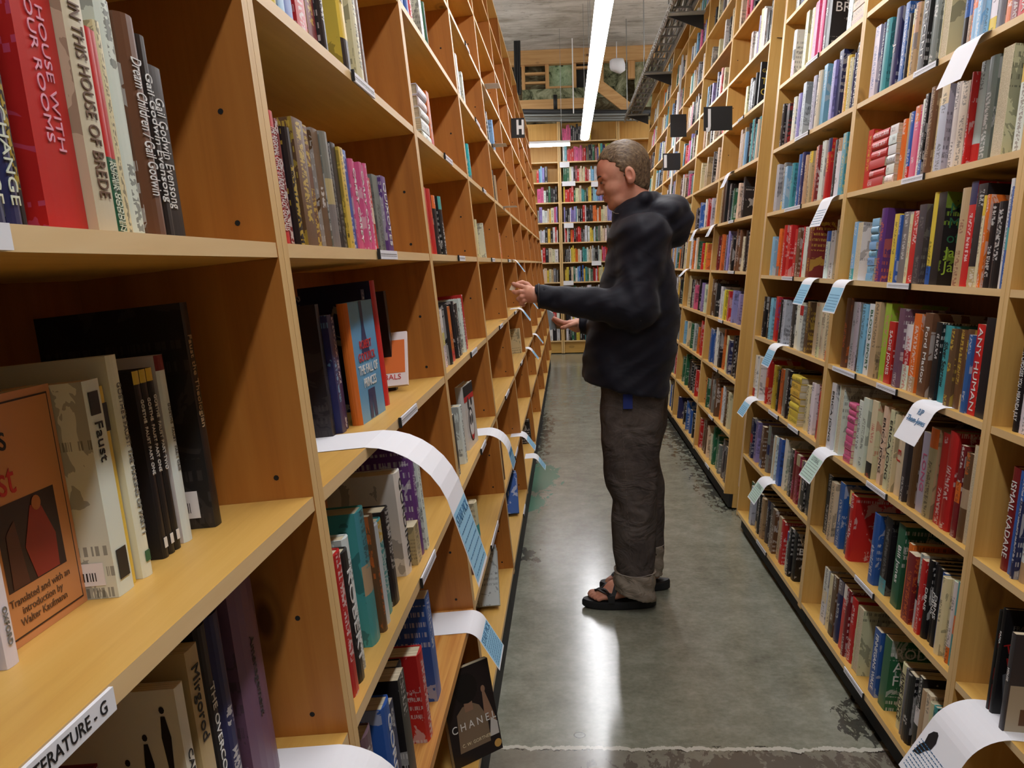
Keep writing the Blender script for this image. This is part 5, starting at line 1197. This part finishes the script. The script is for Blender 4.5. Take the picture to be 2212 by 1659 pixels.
# ---- sandals
for (fx, fy, fl) in foots:
    out = []; N_ = 40
    for i in range(N_):
        t = 2*math.pi*i/N_; x = -.0 + .150*math.cos(t); w = .047 - .007*math.cos(t+.4); out.append((fx + x + .0, fy + w*math.sin(t)*1.0 + .004*fl))
    mb = MB()
    for zz, s_ in ((.001, .94), (.008, 1), (.026, 1.0), (.034, .97)):
        for x, y in out: mb.v.append((fx+(x-fx)*s_, fy+(y-fy)*s_, zz + (.012*max(0, (x-fx)/.15)**2 if zz > .02 else 0) + (.008*max(0, -(x-fx)/.15-.6) if zz < .02 else .006*max(0, -(x-fx)/.15-.5))))
    for k in range(3):
        for i in range(N_): a = k*N_+i; b = k*N_+(i+1) % N_; mb.f.append((a, b, b+N_, a+N_)); mb.m.append(0)
    mb.f += [tuple(range(N_))[::-1], tuple(range(3*N_, 4*N_))]; mb.m += [0, 0]
    sd = mb.build('sandal', [rub], man, smooth=False)
    g = fl
    def L3(x, y, z): return (fx+x, fy+y*g, .0345+z)
    for ctl in ([(-.028, -.047), (-.045, -.034), (-.065, -.010), (-.086, .014), (-.098, .021)],
                [(-.030, -.047), (-.018, -.036), (-.004, -.016), (.006, .012), (.0, .036), (-.008, .048)],
                [(-.028, .048), (-.045, .034), (-.065, .014), (-.086, .015)],
                [(-.036, -.047), (-.060, -.030), (-.092, .018)]):
        pts = []
        for u in np.linspace(0, len(ctl)-1.001, 18):
            a_ = int(u); f_ = u-a_; x_ = ctl[a_][0]*(1-f_)+ctl[a_+1][0]*f_; y_ = ctl[a_][1]*(1-f_)+ctl[a_+1][1]*f_
            zs_ = np.linspace(.14, -.004, 145); dv = footf(np.full(145, x_), np.full(145, y_), zs_); h_ = np.argmax(dv < .0028); zt_ = zs_[h_] if dv[h_] < .0028 else -.002
            pts.append(L3(x_, y_, max(zt_, -.002)))
        mb = MB(); vs = []
        for i, q in enumerate(pts):
            q = Vector(q); nx = Vector(pts[min(i+1, len(pts)-1)])-Vector(pts[max(i-1, 0)]); w = Vector((1, 0, 0)) if abs(nx.x) < .6*nx.length else Vector((0, 1, 0))
            vs.append((q, w))
        for q, w in vs: mb.v += [tuple(q-w*.009), tuple(q+w*.009), tuple(q+w*.009+Vector((0, -.001*g, .002))), tuple(q-w*.009+Vector((0, -.001*g, .002)))]
        for i in range(len(pts)-1):
            a = 4*i
            for j in range(4): mb.f.append((a+j, a+(j+1) % 4, a+4+(j+1) % 4, a+4+j)); mb.m.append(0)
        mb.build('strap', [rub], sd)
# ---- what he holds
q = [W3(1100, 626, YA+.004), W3(1108, 609, YA+.008), W3(1118, 612, YA+.012), W3(1111, 629, YA+.008)]
mb = MB(); mb.v = [tuple(v) for v in q] + [(v[0], v[1]+.003, v[2]) for v in q]; mb.f = [(0, 3, 2, 1), (4, 5, 6, 7), (0, 1, 5, 4), (1, 2, 6, 5), (2, 3, 7, 6), (3, 0, 4, 7)]; mb.m = [0]*6
tag(mb.build('folded_paper', [mat('cream_slip', (226, 214, 188), .8)]), 'small folded cream slip pinched in the fingers of the raised hand', 'paper')
q = [W3(1181, 668, YB), W3(1193, 676, YB), W3(1200, 710, YB), W3(1188, 713, YB)]
mb = MB(); mb.v = [tuple(v) for v in q] + [(v[0]+.004, v[1]+.012, v[2]) for v in q]; mb.f = [(0, 3, 2, 1), (4, 5, 6, 7), (0, 1, 5, 4), (1, 2, 6, 5), (2, 3, 7, 6), (3, 0, 4, 7)]; mb.m = [0]*6
tag(mb.build('grey_booklet', [mat('grey_blue_card', (140, 154, 160), .6)]), 'thin grey-blue booklet held in the lower hand', 'booklet')

# ------------------------------------------------------------------ lights
em = bpy.data.materials.new('tube_glow'); em.use_nodes = True
nt = em.node_tree; nt.nodes.remove(nt.nodes['Principled BSDF']); e = nt.nodes.new('ShaderNodeEmission')
e.inputs[0].default_value = (.97, .97, 1, 1); e.inputs[1].default_value = TUBE_EMIT; nt.links.new(e.outputs[0], nt.nodes['Material Output'].inputs[0])
em2 = em.copy(); em2.name = 'ceiling_fill_glow'; em2.node_tree.nodes['Emission'].inputs[1].default_value = TUBE_EMIT*.9  # glow of the added ceiling fill tubes
FH = 2.99; FXX = .27
def strip(name_label, c, length, along='y', cab=True, bare=False):
    mw = Matrix.Translation(c)
    if along == 'x': mw = mw @ Matrix.Rotation(math.pi/2, 4, 'Z')
    g = empty('strip_light', mw, name_label, 'light', None)
    h = length/2
    if bare:
        MB().tube([(0, -h, 0), (0, h, 0)], .03, 12).build('ceiling_fill_tube', [em2], g, smooth=True); MB().box((-.02, -h, .031), (.02, h, .05)).build('housing', [M['white']], g)
        for s_ in (-.8*h, .8*h): MB().tube([(0, s_, .05), (0, s_, CH-c[2]-.001)], .003, 6).build('hanger_wire', [M['metal']], g)
        return g
    MB().box((-.055, -h, .03), (.055, h, .07)).build('housing', [M['white']], g)
    mb = MB(); prof = [(.058*math.cos(t), .032*math.sin(t)) for t in [math.pi*i/10 for i in range(11)]]
    for s_ in (-h, h):
        for x, z in prof: mb.v.append((x, s_, -z + .0295))
    n = len(prof)
    for i in range(n-1): mb.f.append((i, i+1, n+i+1, n+i)); mb.m.append(0)
    mb.f += [tuple(range(n))[::-1], tuple(range(n, 2*n)), (0, n, 2*n-1, n-1)]; mb.m += [0, 0, 0]
    mb.build('diffuser', [em], g, smooth=False)
    if cab:
        for s_ in (-.8*h, .8*h): MB().tube([(0, s_, .07), (0, s_, CH-c[2]-.001)], .003, 6).build('hanger_wire', [M['metal']], g)
    return g
near2 = ['behind the camera', 'directly overhead', 'at the top edge of the view', 'over the man', 'farthest along']
ys = [-1.7, 1.05, 3.8, 6.55, 9.3]
for i, y in enumerate([-.7 + 2.8*j for j in range(5)]):
    strip('long white fluorescent strip light hanging over the aisle, ' + ['behind the camera', 'directly over the camera', 'between the camera and the man', 'the middle length seen above the man', 'the far length'][i], (FXX, y, FH), 2.799)
strip('short white fluorescent strip light hanging crosswise before the end bookcase', (-.5, 12.75, 3.04), 1.16, 'x')
for x in (-1.35, 2.15):  # added tubes out of view, put in to brighten the ceiling
    for y, n_ in ((2.5, 'near'), (7.3, 'middle'), (11.9, 'far')):
        strip('bare white tube light over the %s neighbouring aisle, the %s one' % ('left' if x < 0 else 'right', n_), (x, y, 3.85), 4.0, bare=True)
# lettering becomes plain mesh (to_mesh_fonts)
dg = bpy.context.evaluated_depsgraph_get()
for o in [o for o in SC.objects if o.type == 'FONT']:
    me = bpy.data.meshes.new_from_object(o.evaluated_get(dg)); me.name = o.name
    n = bpy.data.objects.new(o.name.split('.')[0] + '_text' if False else o.name, me); C.objects.link(n)
    n.parent = o.parent; n.matrix_local = o.matrix_local
    for k_ in o.keys(): n[k_] = o[k_]
    nm = o.name; bpy.data.objects.remove(o); n.name = nm
